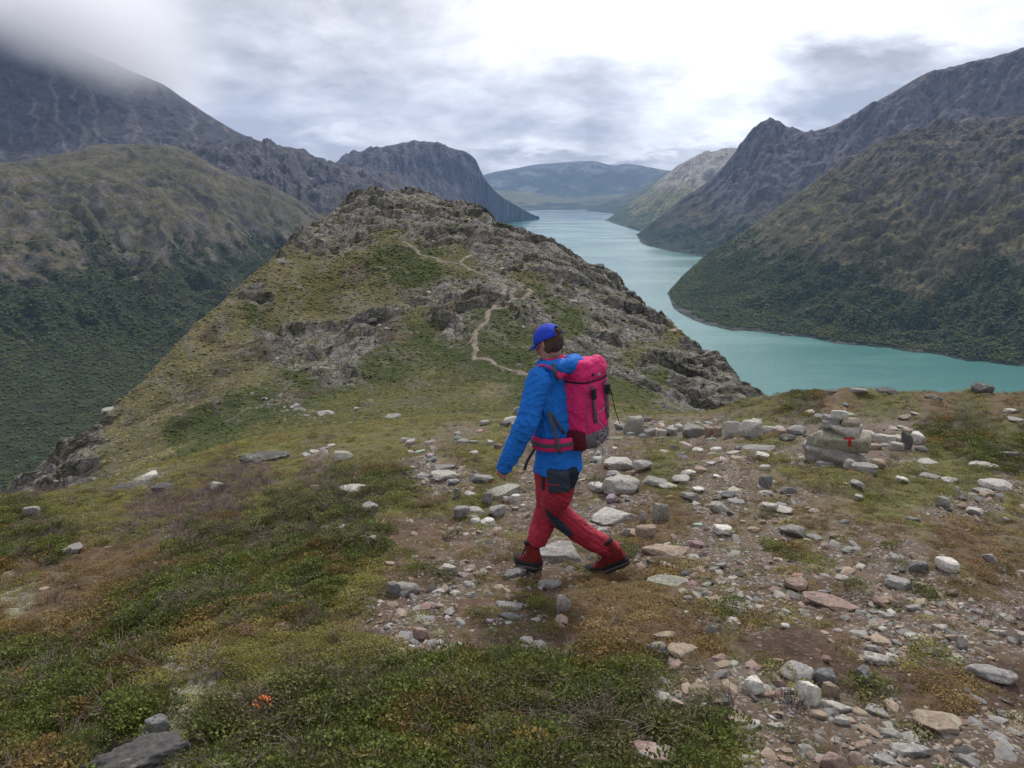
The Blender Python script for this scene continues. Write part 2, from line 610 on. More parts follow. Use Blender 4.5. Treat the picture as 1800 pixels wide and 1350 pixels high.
PROFILES = {
    -700: [z_(.5, -1.62), z_(2, -1.85), z_(5, -2.5), z_(9, -3.5), z_(13, -4.8), z_(18, -7), z_(35, -22), z_(60, -45), z_(90, -75), z_(110, -95), z_(130, -120), z_(150, -145), z_(180, -180), z_(420, -360)],
    -200: [z_(.5, -1.62), z_(2, -1.90), z_(5, -2.62), z_(9, -3.65), p_(13, 905), p_(18, 935), z_(35, -20), z_(60, -37), z_(80, -50), z_(100, -64), z_(115, -76), z_(130, -92), z_(160, -125), z_(420, -360)],
    0:    [z_(.5, -1.62), z_(2, -1.92), z_(5, -2.68), z_(9, -3.70), p_(13, 888), p_(18, 905), z_(35, -16), z_(60, -28), p_(80, 915), p_(95, 900), p_(103, 892), p_(110, 887), z_(125, -64), z_(420, -360)],
    150:  [z_(.5, -1.62), z_(2, -1.92), z_(5, -2.66), z_(9, -3.66), p_(14, 858), p_(19, 862), p_(34, 885), p_(60, 868), p_(80, 838), p_(95, 812), p_(105, 790), p_(115, 768), z_(130, -52), z_(420, -360)],
    300:  [z_(.5, -1.62), z_(2, -1.92), z_(5, -2.66), z_(9, -3.60), p_(14, 838), p_(20, 818), p_(36, 810), p_(60, 795), p_(80, 765), p_(100, 725), p_(118, 675), p_(135, 618), z_(155, -44), z_(450, -360)],
    450:  [z_(.5, -1.62), z_(2, -1.93), z_(5, -2.66), z_(9, -3.52), p_(14, 822), p_(20, 788), p_(36, 768), p_(60, 745), p_(82, 712), p_(110, 650), p_(138, 570), p_(168, 486), z_(195, -32), z_(480, -360)],
    560:  [z_(.5, -1.62), z_(2, -1.93), z_(5, -2.66), z_(9, -3.46), p_(14, 806), p_(20, 770), p_(36, 748), p_(60, 722), p_(86, 690), p_(125, 600), p_(165, 480), p_(205, 386), z_(235, -24), z_(500, -360)],
    640:  [z_(.5, -1.62), z_(2, -1.94), z_(5, -2.65), z_(9, -3.44), p_(14, 798), p_(20, 760), p_(36, 738), p_(60, 712), p_(90, 675), p_(130, 570), p_(175, 440), p_(222, 350), z_(255, -18), z_(520, -360)],
    715:  [z_(.5, -1.62), z_(2, -1.94), z_(5, -2.65), z_(9, -3.42), p_(14, 790), p_(20, 752), p_(36, 732), p_(60, 703), p_(94, 655), p_(135, 540), p_(180, 425), p_(232, 335), z_(265, -16), z_(540, -360)],
    790:  [z_(.5, -1.62), z_(2, -1.94), z_(5, -2.64), z_(9, -3.40), p_(14, 785), p_(20, 748), p_(36, 729), p_(60, 698), p_(98, 640), p_(132, 530), p_(172, 440), p_(222, 357), z_(255, -18), z_(520, -360)],
    850:  [z_(.5, -1.62), z_(2, -1.94), z_(5, -2.64), z_(9, -3.38), p_(14, 782), p_(20, 744), p_(36, 727), p_(60, 693), p_(99, 632), p_(128, 530), p_(165, 450), p_(216, 372), z_(245, -20), z_(520, -360)],
    900:  [z_(.5, -1.62), z_(2, -1.94), z_(5, -2.64), z_(9, -3.36), p_(14, 780), p_(20, 742), p_(36, 722), p_(60, 685), p_(97, 645), p_(125, 545), p_(160, 465), p_(200, 404), z_(225, -26), z_(520, -360)],
    980:  [z_(.5, -1.62), z_(2, -1.94), z_(5, -2.63), z_(9, -3.34), p_(14, 776), p_(20, 740), p_(36, 712), p_(60, 668), p_(88, 655), p_(118, 570), p_(150, 490), p_(188, 436), z_(212, -30), z_(520, -360)],
    1080: [z_(.5, -1.62), z_(2, -1.93), z_(5, -2.62), z_(9, -3.30), p_(14, 770), p_(20, 738), p_(36, 706), p_(60, 670), p_(80, 690), p_(105, 640), p_(138, 555), p_(172, 492), z_(195, -36), z_(500, -360)],
    1150: [z_(.5, -1.62), z_(2, -1.93), z_(5, -2.60), z_(9, -3.27), p_(14, 768), p_(20, 737), p_(36, 722), p_(56, 695), p_(76, 730), p_(98, 690), p_(124, 610), p_(152, 545), z_(172, -44), z_(480, -360)],
    1220: [z_(.5, -1.62), z_(2, -1.92), z_(5, -2.58), z_(9, -3.24), p_(14, 764), p_(20, 732), p_(34, 736), p_(54, 727), p_(74, 765), p_(92, 730), p_(112, 660), p_(134, 598), z_(150, -52), z_(480, -360)],
    1290: [z_(.5, -1.62), z_(2, -1.92), z_(5, -2.57), z_(9, -3.22), p_(14, 760), p_(20, 720), p_(34, 750), p_(54, 775), p_(74, 790), p_(86, 760), p_(100, 700), p_(118, 645), z_(130, -60), z_(480, -360)],
    1345: [z_(.5, -1.62), z_(2, -1.92), z_(5, -2.56), z_(9, -3.20), p_(14, 757), p_(20, 707), p_(34, 750), p_(54, 800), p_(74, 830), p_(82, 810), p_(92, 770), p_(105, 700), z_(116, -62), z_(480, -360)],
    1400: [z_(.5, -1.62), z_(2, -1.92), z_(5, -2.55), z_(9, -3.19), p_(14, 755), p_(20, 700), p_(34, 760), z_(54, -30), z_(74, -50), z_(82, -62), z_(92, -75), z_(105, -90), z_(120, -105), z_(480, -360)],
    1500: [z_(.5, -1.62), z_(2, -1.92), z_(5, -2.53), z_(9, -3.16), p_(14, 752), p_(20, 693), p_(34, 770), z_(54, -30), z_(74, -50), z_(82, -62), z_(92, -75), z_(105, -90), z_(120, -105), z_(480, -360)],
    1650: [z_(.5, -1.62), z_(2, -1.90), z_(5, -2.50), z_(9, -3.14), p_(14, 752), p_(21, 696), p_(34, 780), z_(54, -30), z_(74, -50), z_(82, -62), z_(92, -75), z_(105, -90), z_(120, -105), z_(480, -360)],
    1800: [z_(.5, -1.62), z_(2, -1.88), z_(5, -2.48), z_(9, -3.15), p_(14, 758), p_(21, 697), p_(34, 790), z_(54, -32), z_(74, -52), z_(82, -64), z_(92, -77), z_(105, -92), z_(120, -108), z_(480, -360)],
    2100: [z_(.5, -1.62), z_(2, -1.86), z_(5, -2.45), z_(9, -3.15), p_(14, 775), p_(20, 720), p_(34, 820), z_(54, -34), z_(74, -54), z_(82, -66), z_(92, -79), z_(105, -95), z_(120, -110), z_(480, -360)],
    2700: [z_(.5, -1.62), z_(2, -1.85), z_(5, -2.45), z_(9, -3.3), z_(14, -4.6), z_(20, -8), z_(34, -20), z_(54, -38), z_(74, -56), z_(82, -68), z_(92, -80), z_(105, -95), z_(120, -110), z_(480, -360)],
}
rows = [[] for _ in range(14)]
for px, prof in PROFILES.items():
    for k, (v, d, isz) in enumerate(prof):
        rows[k].append(pt(px, v, d, isz))
az_in = np.linspace(radians(-38), radians(38), 820)
az_l = np.linspace(radians(-80), radians(-38), 50, endpoint=False)
az_r = np.linspace(radians(38), radians(80), 51)[1:]
AZ = np.concatenate([az_l, az_in, az_r])
SUBS = [10, 60, 85, 60, 40, 40, 26, 26, 60, 85, 85, 85, 16, 8]
SUBS = SUBS[:13]
G = Field(rows, AZ, SUBS)

# --- what covers the ground, read off the photograph as a coarse chart
NEAR_CHART = [
    "gggggggooooooooooooooggGrggrgr",
    "ggggggggogooosospsssssgssssGGo",
    "gggggogoosoosgobssbgbsgssssoGG",
    "gggowgppopGGssgssbbgsstgggooos",
    "GgggpppgGGGgggtsbssrsststoosso",
    "GGggppGGGGGbbbsbssrrstststtrrt",
    "GGrrrGGGGGGbbsbbbbssssstssstrr",
    "grrrGGGGGGgbbsbbbrrrssssssssrs",
    "wrrGGGGGGGgbssbbbrrrrsssbsssss",
    "rrGGGGgggggbsbbbdrrrrtddbsssss",
    "GGGGGgggggggbssbdrrrrdddddbbsb",
    "GGGGgwpggggGGGGGGGGsssdddddrdd",
    "GGGGGwwgGGGGGGGGGGssssssssrrdd",
    "GGGwwwGGGGGGGGGGGGGGGssssssssb",
    "GGGKKwGGGGGGGGGGGGGGGgssssssss",
]
HILL_CHART = [
    "RRRRRRRRRRRRRRRRRRRRRRR",
    "RRRRRRRRRRRRRRRRRRRRRRR",
    "RRRRRRRRRRRoRRRRRRoYRRR",
    "RRRRRRRRYYoGGoRRRRoGYRR",
    "RRRRRRRYYoBGGoRoRRRGoRR",
    "RRRRRRYRooYYRRRGRRRRGoR",
    "RRRRRYYGoYRRoRGRGRRRoRR",
    "RRRRYYBYRRRBGRGGGRRoRRR",
    "RRRRYYYBRRRGGGGGRRoRRRR",
    "RRRYYYBYGRGGogGGRRRGRRR",
    "RRYYYBYGBGooooYGGGGRRRR",
    "RYRYYYGGGooooooGGGGRRRR",
    "RRRYYGGgoooooooGGGggRRR",
]
KINDS = "Ggobsrdpwt K"
COLR = {
    'G': (.048, .052, .018), 'g': (.074, .074, .022), 'o': (.096, .092, .030), 'b': (.092, .058, .038),
    's': (.112, .082, .060), 'r': (.105, .068, .040), 'd': (.058, .034, .022), 'p': (.075, .055, .052),
    'w': (.22, .21, .16), 't': (.13, .105, .065), 'K': (.05, .05, .055),
    'R': (.255, .240, .222), 'Y': (.145, .130, .060), 'B': (.080, .068, .045),
}


def chart_lookup(chart, px, py, x0, y0, dx, dy, kinds):
    A = np.array([[kinds.index(c) for c in row] for row in chart])
    H_, W_ = A.shape
    fx = (px - x0) / dx - 0.5
    fx = np.abs(fx)
    per = 2.0 * (W_ - 1)
    fx = np.mod(fx, per)
    fx = np.clip(np.where(fx > W_ - 1, per - fx, fx), 0, W_ - 1.001)
    fy = np.clip((py - y0) / dy - 0.5, 0, H_ - 1.001)
    ix, iy = np.floor(fx).astype(int), np.floor(fy).astype(int)
    fx, fy = fx - ix, fy - iy
    Wt = []
    for k in range(len(kinds)):
        B = (A == k).astype(float)
        w = (B[iy, ix] * (1 - fx) * (1 - fy) + B[iy, ix + 1] * fx * (1 - fy)
             + B[iy + 1, ix] * (1 - fx) * fy + B[iy + 1, ix + 1] * fx * fy)
        Wt.append(w)
    return np.stack(Wt, -1)


NK = "Ggobsrdpwt" + "K"
HK = "GgoRYB"


def near_zone(X, Y, Z):
    px, py = project(X, Y, Z)
    d = np.hypot(X, Y)
    wx = fbm(X * 0.9, Y * 0.9, 4, 21) + 0.6 * fbm(X * 3.5, Y * 3.5, 3, 23)
    wy = fbm(X * 0.9, Y * 0.9, 4, 31) + 0.6 * fbm(X * 3.5, Y * 3.5, 3, 33)
    k = 330.0 / np.maximum(d, 3.0)
    W = chart_lookup(NEAR_CHART, px + wx * k, py + wy * k * 0.6, 0, 690, 60, 44, NK)
    return W


def hill_zone(X, Y, Z):
    px, py = project(X, Y, Z)
    wx = fbm(X * 0.06, Y * 0.06, 5, 41) * 60 + fbm(X * 0.35, Y * 0.35, 3, 44) * 22
    wy = fbm(X * 0.06, Y * 0.06, 5, 51) * 36 + fbm(X * 0.35, Y * 0.35, 3, 54) * 14
    W = chart_lookup(HILL_CHART, px + wx, py + wy, 0, 330, 60, 34, HK)
    return W


def sharpen(W, noise, amt, p):
    q = np.clip(W + noise * amt, 0, None) ** p
    return q / np.maximum(q.sum(-1, keepdims=True), 1e-6)


X, Y, Z = G.X, G.Y, G.Z
d = G.D
# broad and small relief of the knoll
near_w = 1 - sstep(d, 22, 45)
Zn = Z + near_w * (0.16 * fbm(X * 0.55, Y * 0.55, 4, 3) * sstep(d, 2, 6) + 0.060 * fbm(X * 2.3, Y * 2.3, 4, 5)
                   + 0.012 * fbm(X * 11, Y * 11, 3, 6))
Wn = near_zone(X, Y, Z)
nz = np.stack([fbm(X * 2.2, Y * 2.2, 3, 60 + 4 * k) for k in range(len(NK))], -1)
Wn = sharpen(Wn, nz, 0.42, 1.8)
veg = Wn[..., NK.index('G')] + 0.6 * Wn[..., NK.index('g')] + 0.4 * Wn[..., NK.index('p')]
Zn = Zn + near_w * sstep(d, 1.5, 4) * (0.10 * veg * (0.5 + fbm(X * 1.6, Y * 1.6, 3, 9)))
# crest raggedness on the right
Zn = Zn + 0.42 * np.exp(-((d - 20) / 3.0) ** 2) * fbm(X * 0.9, Y * 0.9, 5, 13, gain=.6) * sstep(X, 3, 8)
# hill relief
hw = sstep(d, 45, 80)
Wh = hill_zone(X, Y, Z)
nh = np.stack([fbm(X * 0.25, Y * 0.25, 4, 80 + 5 * k) for k in range(len(HK))], -1)
Wh = sharpen(Wh, nh, 0.35, 3.0)
rockw = Wh[..., HK.index('R')]
steepcut = sstep(fbm(X * 0.16, Y * 0.16, 4, 99), 0.0, 0.4)
# tilted slabs: ridged noise along a grain direction plus broken blocks
ga = radians(35)
U = X * cos(ga) + Y * sin(ga)
V = -X * sin(ga) + Y * cos(ga)
wu = fbm(X * 0.08, Y * 0.08, 3, 101) * 4
slab = fbm((U + wu) * 0.13, (V + wu) * 0.055, 6, 103, ridged=True, gain=0.52)
f1, f2, cid = worley((U + wu * 2) * 0.16, (V - wu) * 0.09, 5)
blocks = (_perm[cid] / 255.0 - 0.5) * 1.0 - 0.8 * np.exp(-((f2 - f1) / 0.07) ** 2)
f1b, f2b, cidb = worley((U + wu) * 0.7, V * 0.45, 8)
blocks2 = (_perm[cidb] / 255.0 - 0.5) * 0.5 - 0.4 * np.exp(-((f2b - f1b) / 0.09) ** 2)
topfade = np.ones_like(d)
qq = d / 11.0 + 2.2 * fbm(X * 0.035, Y * 0.035, 4, 151) + .35 * fbm(X * .25, Y * .25, 3, 153)
fr_ = qq - np.floor(qq)
saw = np.where(fr_ < .12, fr_ / .12, 1 - (fr_ - .12) / .88)
ledge = .62 * (2.6 * sstep(fbm(X * .05, Y * .05, 3, 155), -.25, .25) + .5) * saw
qq2 = d / 3.6 + 1.6 * fbm(X * 0.10, Y * 0.10, 4, 157)
fr2 = qq2 - np.floor(qq2)
ledge2 = .6 * np.where(fr2 < .16, fr2 / .16, 1 - (fr2 - .16) / .84) * sstep(fbm(X * .12, Y * .12, 3, 159), -.3, .3)
rel = rockw * (ledge + ledge2 - 1.2) + (0.9 + 1.3 * sstep(-X, 5, 40)) * fbm(X * 0.045, Y * 0.045, 4, 107) + rockw * (1.2 * (slab - 0.25) + 0.35 * blocks + 0.10 * blocks2) \
    + (1 - rockw) * (0.22 * fbm(X * 0.5, Y * 0.5, 4, 109) + 0.45 * fbm(X * 0.13, Y * 0.13, 4, 111))
Zn = Zn + hw * rel * 1.15
mid = sstep(d, 22, 45) * (1 - sstep(d, 45, 80))
Zn = Zn + mid * 0.25 * fbm(X * 0.2, Y * 0.2, 4, 115)
G.Z = Zn
Z = Zn

cn = np.array([COLR[c] for c in NK])
ch = np.array([COLR[c] for c in HK])
coln = Wn @ cn
# ground under the plant mats darkened: shade between plants put into the colour
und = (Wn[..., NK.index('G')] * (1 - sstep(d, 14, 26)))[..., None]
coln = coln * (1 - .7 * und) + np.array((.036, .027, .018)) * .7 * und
colh = Wh @ ch
gi_ = HK.index('G')
colh = colh + Wh[..., gi_:gi_ + 1] * (np.array((.050, .066, .020)) - ch[gi_])
tv = 1 + 0.35 * fbm(X * 0.1, Y * 0.1, 4, 121)
lich = sstep(fbm(X * 0.5, Y * 0.5, 5, 125), 0.12, 0.45) * rockw
colh = colh * tv[..., None]
colh = colh * (1 - 0.35 * lich[..., None]) + 0.35 * lich[..., None] * np.array((.26, .25, .20))
moss = sstep(fbm(X * 0.22, Y * 0.22, 5, 131), 0.02, 0.25) * rockw
colh = colh * (1 - 0.6 * moss[..., None]) + 0.6 * moss[..., None] * np.array((.060, .064, .024))
hm = sstep(d, 28, 60)[..., None]
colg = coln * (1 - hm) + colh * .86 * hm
# streaks of bare stone, tan grass and dark heath down the flanks
st1 = fbm((U + wu) * 0.30, (V + wu) * 0.07, 6, 141, gain=0.6)
st2 = fbm((U - wu) * 0.55, V * 0.16, 5, 145, gain=0.6)
gw_ = (1 - rockw)
k1 = (sstep(st1, .02, .25) * gw_ * (.55 + .3 * sstep(-X, 5, 40)))[..., None]
colg = colg * (1 - hm * k1) + hm * k1 * np.array((.145, .130, .110))
k2 = (sstep(-st2, .12, .4) * gw_ * .6)[..., None]
colg = colg * (1 - hm * k2) + hm * k2 * np.array((.045, .040, .026))
k3 = (sstep(st2, .15, .4) * .6)[..., None]
colg = colg * (1 - hm * k3) + hm * k3 * np.array((.175, .155, .080))
stony = Wn[..., NK.index('s')] + 0.25 * Wn[..., NK.index('b')] + 0.15 * Wn[..., NK.index('d')]

# lookup table of ground height
RT = np.exp(np.linspace(np.log(0.55), np.log(400), 1300))
ZT = np.stack([np.interp(RT, G.D[:, j], Z[:, j]) for j in range(len(AZ))], 0)


def ground_z(x, y):
    x = np.asarray(x, float)
    y = np.asarray(y, float)
    r = np.hypot(x, y)
    a = np.arctan2(x, y)
    fa = np.clip(np.interp(a, AZ, np.arange(len(AZ))), 0, len(AZ) - 1.001)
    fr = np.clip((np.log(np.maximum(r, .56)) - np.log(0.55)) / (np.log(400) - np.log(0.55)) * 1299, 0, 1298.999)
    ia, ir = fa.astype(int), fr.astype(int)
    fa, fr = fa - ia, fr - ir
    return (ZT[ia, ir] * (1 - fa) * (1 - fr) + ZT[ia + 1, ir] * fa * (1 - fr)
            + ZT[ia, ir + 1] * (1 - fa) * fr + ZT[ia + 1, ir + 1] * fa * fr)


def hit(px, py, dmin=1.0):
    """where the sight line of a photograph pixel meets the ground"""
    x, y, s = ray(px, py)
    r = RT[RT > dmin]
    g = ground_z(x * r, y * r) - s * r
    k = np.argmax(g > 0)
    if g[k] <= 0:
        k = len(r) - 1
        return Vector((x * 20, y * 20, float(ground_z(x * 20, y * 20)))), 20.0
    r0, r1 = (r[k - 1], r[k]) if k > 0 else (r[0], r[0])
    for _ in range(12):
        m = (r0 + r1) / 2
        if float(ground_z(x * m, y * m)) - s * m > 0:
            r1 = m
        else:
            r0 = m
    return Vector((x * r1, y * r1, float(ground_z(x * r1, y * r1)))), r1


M_SOIL = mat_soil()
M_HILL = mat_hill()
split = int(np.searchsorted(G.t, 6.0))      # row at about 35 m: the knoll ends, the hill begins
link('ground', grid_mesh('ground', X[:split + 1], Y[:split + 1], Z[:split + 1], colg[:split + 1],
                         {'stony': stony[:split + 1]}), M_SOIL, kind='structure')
link('hill', grid_mesh('hill', X[split:], Y[split:], Z[split:], colg[split:],
                       {'rock': rockw[split:]}), M_HILL, kind='structure')

# ------------------------------------------------------------------ mountains, valley and lake
LAKE = -350.0


def W_(px, py):
    """shore point of the lake seen at this pixel"""
    x, y, s = ray(px, py)
    return (math.atan2(x, y), -LAKE / -s if s < 0 else 1e5, LAKE)


def P_(px, py, d):
    return pt(px, py, d)


def landform(name, foot, crest, steps, prof, n_az, disp, colour, mat, back=0.35, under=20, pad=0.0):
    a0 = min(foot[0][0], crest[0][0]) - pad
    a1 = max(foot[-1][0], crest[-1][0]) + pad
    az = np.linspace(a0, a1, n_az)
    fa, fd, fz = [np.array(v) for v in zip(*sorted(foot))]
    ca, cd, cz = [np.array(v) for v in zip(*sorted(crest))]
    FD, FZ = smooth_interp(az, fa, fd), smooth_interp(az, fa, fz)
    CD, CZ = np.interp(az, ca, cd), smooth_interp(az, ca, cz)
    CD = np.maximum(CD, FD + 1)
    Ds, Zs = [FD - 12], [FZ - under]
    for f, g in [(0, 0)] + prof + [(1, 1)]:
        Ds.append(FD + (CD - FD) * f)
        Zs.append(FZ + (CZ - FZ) * g)
    h = np.maximum(CZ - FZ, 5)
    Ds += [CD + h * 0.25 + 5, CD + h * 2.0 * back + 60]
    Zs += [CZ - h * 0.06 - 1, FZ - 40 + 0 * h]
    Dk, Zk = np.stack(Ds), np.stack(Zs)
    K = len(Ds)
    seg = K - 4
    subs = [2] + [max(2, steps // seg)] * seg + [6, 6]
    subs = subs[:K - 1]
    t = np.concatenate([np.linspace(i, i + 1, n, endpoint=False) for i, n in enumerate(subs)] + [[K - 1.0]])
    D, Z = pchip_rows(Dk, t), pchip_rows(Zk, t)
    T = np.clip((t - 1) / seg, 0, 1)[:, None] + 0 * D
    A = az[None, :] + 0 * D
    X, Y = D * np.sin(A), D * np.cos(A)
    hh = np.broadcast_to(h[None, :], D.shape)
    dz, dd = disp(X, Y, Z, A, T, D, hh)
    edge = sstep(T, 0.0, 0.06)
    lat_ = A * np.mean(FD)
    shore = 1 - sstep(T, 0.1, 0.3)
    dd = dd + shore * np.minimum(np.mean(CD - FD) * .03, 22) * 2.2 * fbm(lat_ / 110, lat_ / 300, 6, 77, gain=.6)
    D2 = D + dd
    X, Y = D2 * np.sin(A), D2 * np.cos(A)
    Z = Z + dz * edge
    slope = np.abs(np.gradient(Z, axis=0)) / np.maximum(np.abs(np.gradient(D2, axis=0)), 0.5)
    col = colour(X, Y, Z, A, T, slope)
    rim = (1 - sstep(Z, LAKE + 3, LAKE + 9)) * (Z > LAKE - 8)
    rim = rim * .55 * sstep(fbm(X / 40, Y / 40, 4, 91), -.2, .3)
    col = col * (1 - rim[..., None]) + rim[..., None] * np.array((.13, .12, .11))
    me = grid_mesh(name, X, Y, Z, col)
    return link(name, me, mat, kind='structure'), (az, D2, Z)


def relief(scale, amp, gully, gk, seed, crest_amp=0.35, sharp=0.5):
    """fractal relief with gullies that run down the slope; amp relative to the height"""
    def f(X, Y, Z, A, T, D, H):
        w = fbm(X / (scale * 1.7), Y / (scale * 1.7), 4, seed)
        base = fbm(X / scale, Y / scale, 7, seed + 7, gain=0.60)
        rd = fbm(X / (scale * .6) + w, Y / (scale * .6) + w, 7, seed + 17, ridged=True, gain=0.62)
        lat = A * np.mean(D)
        g = fbm(lat / gk + 1.3 * w, T * 2.2 + 0.5 * w, 5, seed + 29, ridged=True)
        k = (1 - (1 - crest_amp) * sstep(T, 0.85, 1.0)) * sstep(T, 0.0, 0.15)
        amp_m = amp * np.minimum(H, 500)
        dz = amp_m * (0.8 * base + sharp * (rd - 0.3) + gully * (g - 0.3)) * k
        return dz, 0 * dz
    return f


def colouring(rock, grass, forest, zf, zg, seed, s=120.0, patch=0.5, tan=(.17, .14, .075), zf_w=60, zg_w=120, streak=0.0, sw=60.0):
    rock, grass, forest, tan = [np.array(v) for v in (rock, grass, forest, tan)]

    def f(X, Y, Z, A, T, slope):
        n = fbm(X / s, Y / s, 6, seed, gain=0.6)
        n2 = fbm(X / (s * .25), Y / (s * .25), 5, seed + 9, gain=0.6)
        n3 = fbm(A * np.mean(np.hypot(X, Y)) / (s * .7), Z / (s * .16) + 3 + n, 6, seed + 19, gain=0.62)
        # how much is rock: higher, steeper
        r = sstep((Z - zg) / zg_w + 1.6 * n + 1.0 * n2 + 1.1 * (slope - 0.55), -0.5, 0.6)
        fr = 1 - sstep((Z - zf) / zf_w + 2.2 * n + 1.6 * n2 + 0.4 * (slope - .5), -0.5, 0.5)
        c = grass * (1 + 0.55 * n2[..., None] + 0.3 * n[..., None])
        tn = sstep(n3, 0.05, 0.4)[..., None] * patch
        c = c * (1 - tn) + tan * (1 + .3 * n2[..., None]) * tn
        n4 = fbm(X / (s * .08), Y / (s * .08), 4, seed + 39, gain=.6)
        rc = rock * (1 + 0.9 * n2[..., None] + .9 * n4[..., None])
        if streak:
            D_ = np.hypot(X, Y)
            q = A * np.mean(D_)
            k = sstep(fbm(q / sw + 1.5 * n, T * 1.4 + .4 * n, 5, seed + 49, gain=.6), .12, .42) * sstep(T, .05, .3) * (1 - .6 * sstep(T, .75, 1))
            rc = rc * (1 - k[..., None] * streak) + np.array((.16, .145, .14)) * k[..., None] * streak
        c = c * (1 - r[..., None]) + rc * r[..., None]
        fc = forest * (1 + 0.9 * n2[..., None])
        c = c * (1 - fr[..., None]) + fc * fr[..., None]
        return np.clip(c, 0.01, 0.6)
    return f


ROCK = (.092, .082, .086)
M_NEARM = mat_terrain('mountain_side', 0.03, 0.16, 12.0, 0.85)
M_FARM = mat_terrain('mountain_far', 0.010, 0.05, 30.0, 0.75)

# right-hand mountain side above the bend of the lake
R1, R1g = landform('mountain',
    [W_(1173, 516), W_(1185, 543), W_(1230, 565), W_(1290, 580), W_(1400, 592), W_(1500, 605), W_(1600, 618),
     W_(1700, 632), W_(1800, 645), W_(2000, 668), W_(2300, 700)],
    [W_(1173, 515), P_(1205, 482, 2700), P_(1240, 451, 2900), P_(1290, 420, 2950), P_(1340, 385, 3000), P_(1400, 343, 3000),
     P_(1500, 275, 3050), P_(1560, 242, 3050), P_(1600, 228, 3050), P_(1700, 212, 3000), P_(1800, 205, 2900),
     P_(2000, 185, 2800), P_(2300, 165, 2700)],
    300, [(.15, .10), (.35, .30), (.55, .56), (.75, .82), (.9, .95)], 520,
    relief(260, .20, .18, 120, 201, .3, .38), colouring((.100, .092, .088), (.072, .066, .034), (.024, .036, .018), -215, 110, 211, 150, 0.8, zg_w=190, streak=.35, sw=30),
    M_NEARM)
# the pointed peak behind it
landform('mountain',
    [W_(1118, 413), W_(1128, 428), W_(1160, 437), W_(1240, 452), W_(1300, 460), W_(1500, 470), W_(1800, 480), W_(2300, 490)],
    [W_(1117, 412), P_(1150, 388, 5000), P_(1190, 357, 5100), P_(1240, 322, 5200), P_(1272, 292, 5200), P_(1300, 262, 5200), P_(1326, 227, 5150),
     P_(1343, 215, 5100), P_(1366, 214, 5100), P_(1388, 227, 5100), P_(1420, 232, 5100), P_(1450, 226, 5100), P_(1500, 203, 5000), P_(1560, 168, 5000),
     P_(1630, 130, 5000), P_(1700, 114, 5000), P_(1760, 98, 4950), P_(1800, 84, 4900), P_(2000, 40, 4800), P_(2300, 10, 4700)],
    200, [(.2, .10), (.45, .30), (.7, .60), (.88, .86)], 400,
    relief(380, .22, .5, 170, 231, 0.08), colouring((.095, .084, .092), (.062, .058, .042), (.024, .037, .022), -230, -110, 241, 260, 0.4, streak=.5, sw=50),
    M_NEARM)
# ridge beyond, its sunlight painted in as paler rock and grass colours
landform('mountain',
    [W_(1064, 388), W_(1080, 393), W_(1110, 402), W_(1130, 408), W_(1200, 420), W_(1400, 430)],
    [W_(1063, 387), P_(1100, 362, 7700), P_(1140, 335, 7900), P_(1160, 316, 8000), P_(1200, 290, 8100), P_(1230, 273, 8100), P_(1262, 265, 8100),
     P_(1298, 261, 8100), P_(1330, 285, 8100), P_(1400, 330, 8100)],
    90, [(.25, .14), (.5, .4), (.75, .72)], 150,
    relief(420, .22, .6, 220, 251, 0.4), colouring((.26, .24, .21), (.14, .14, .075), (.05, .07, .035), -250, -60, 261, 300, 0.6),
    M_FARM)
landform('mountain',
    [W_(1030, 371), W_(1060, 374), W_(1100, 377), W_(1200, 380), W_(1300, 380)],
    [W_(1029, 370), P_(1060, 357, 10400), P_(1100, 342, 10800), P_(1140, 324, 11000), P_(1175, 303, 11200), P_(1230, 296, 11300), P_(1300, 300, 11300)],
    50, [(.3, .2), (.6, .55)], 90,
    relief(600, .12, .4, 400, 271, 0.3), colouring((.10, .10, .10), (.07, .08, .05), (.03, .045, .03), -220, 40, 281, 500, 0.3),
    M_FARM)
# low hills and the broad blue mountain at the head of the lake
landform('mountain',
    [W_(800, 372), W_(900, 370), W_(960, 369), W_(1060, 369), W_(1150, 369), W_(1250, 370)],
    [P_(800, 330, 12500), P_(880, 335, 12500), P_(930, 338, 12500), P_(980, 346, 12300), P_(1020, 349, 12300), P_(1060, 343, 12300), P_(1110, 340, 12500), P_(1180, 325, 12500), P_(1250, 320, 12500)],
    36, [(.3, .3), (.6, .65)], 140,
    relief(700, .15, .3, 500, 291, 0.6), colouring((.13, .13, .11), (.09, .10, .06), (.03, .045, .03), -300, 40, 301, 700, 0.8),
    M_FARM)
landform('mountain',
    [P_(760, 362, 14500), P_(900, 362, 14500), P_(1000, 362, 14500), P_(1100, 362, 14500), P_(1300, 362, 14500)],
    [P_(760, 335, 16500), P_(830, 315, 16500), P_(862, 304, 16500), P_(900, 297, 16500), P_(940, 290, 16500), P_(985, 286, 16500), P_(1040, 283, 16500), P_(1078, 291, 16500), P_(1100, 288, 16500),
     P_(1150, 296, 16500), P_(1185, 303, 16500), P_(1240, 322, 16500), P_(1300, 340, 16500)],
    44, [(.3, .2), (.6, .6), (.85, .93)], 160,
    relief(900, .10, .5, 500, 311, 0.15), colouring((.12, .12, .12), (.06, .07, .05), (.04, .055, .04), -300, 250, 321, 900, 0.5, tan=(.3, .29, .26)),
    M_FARM)
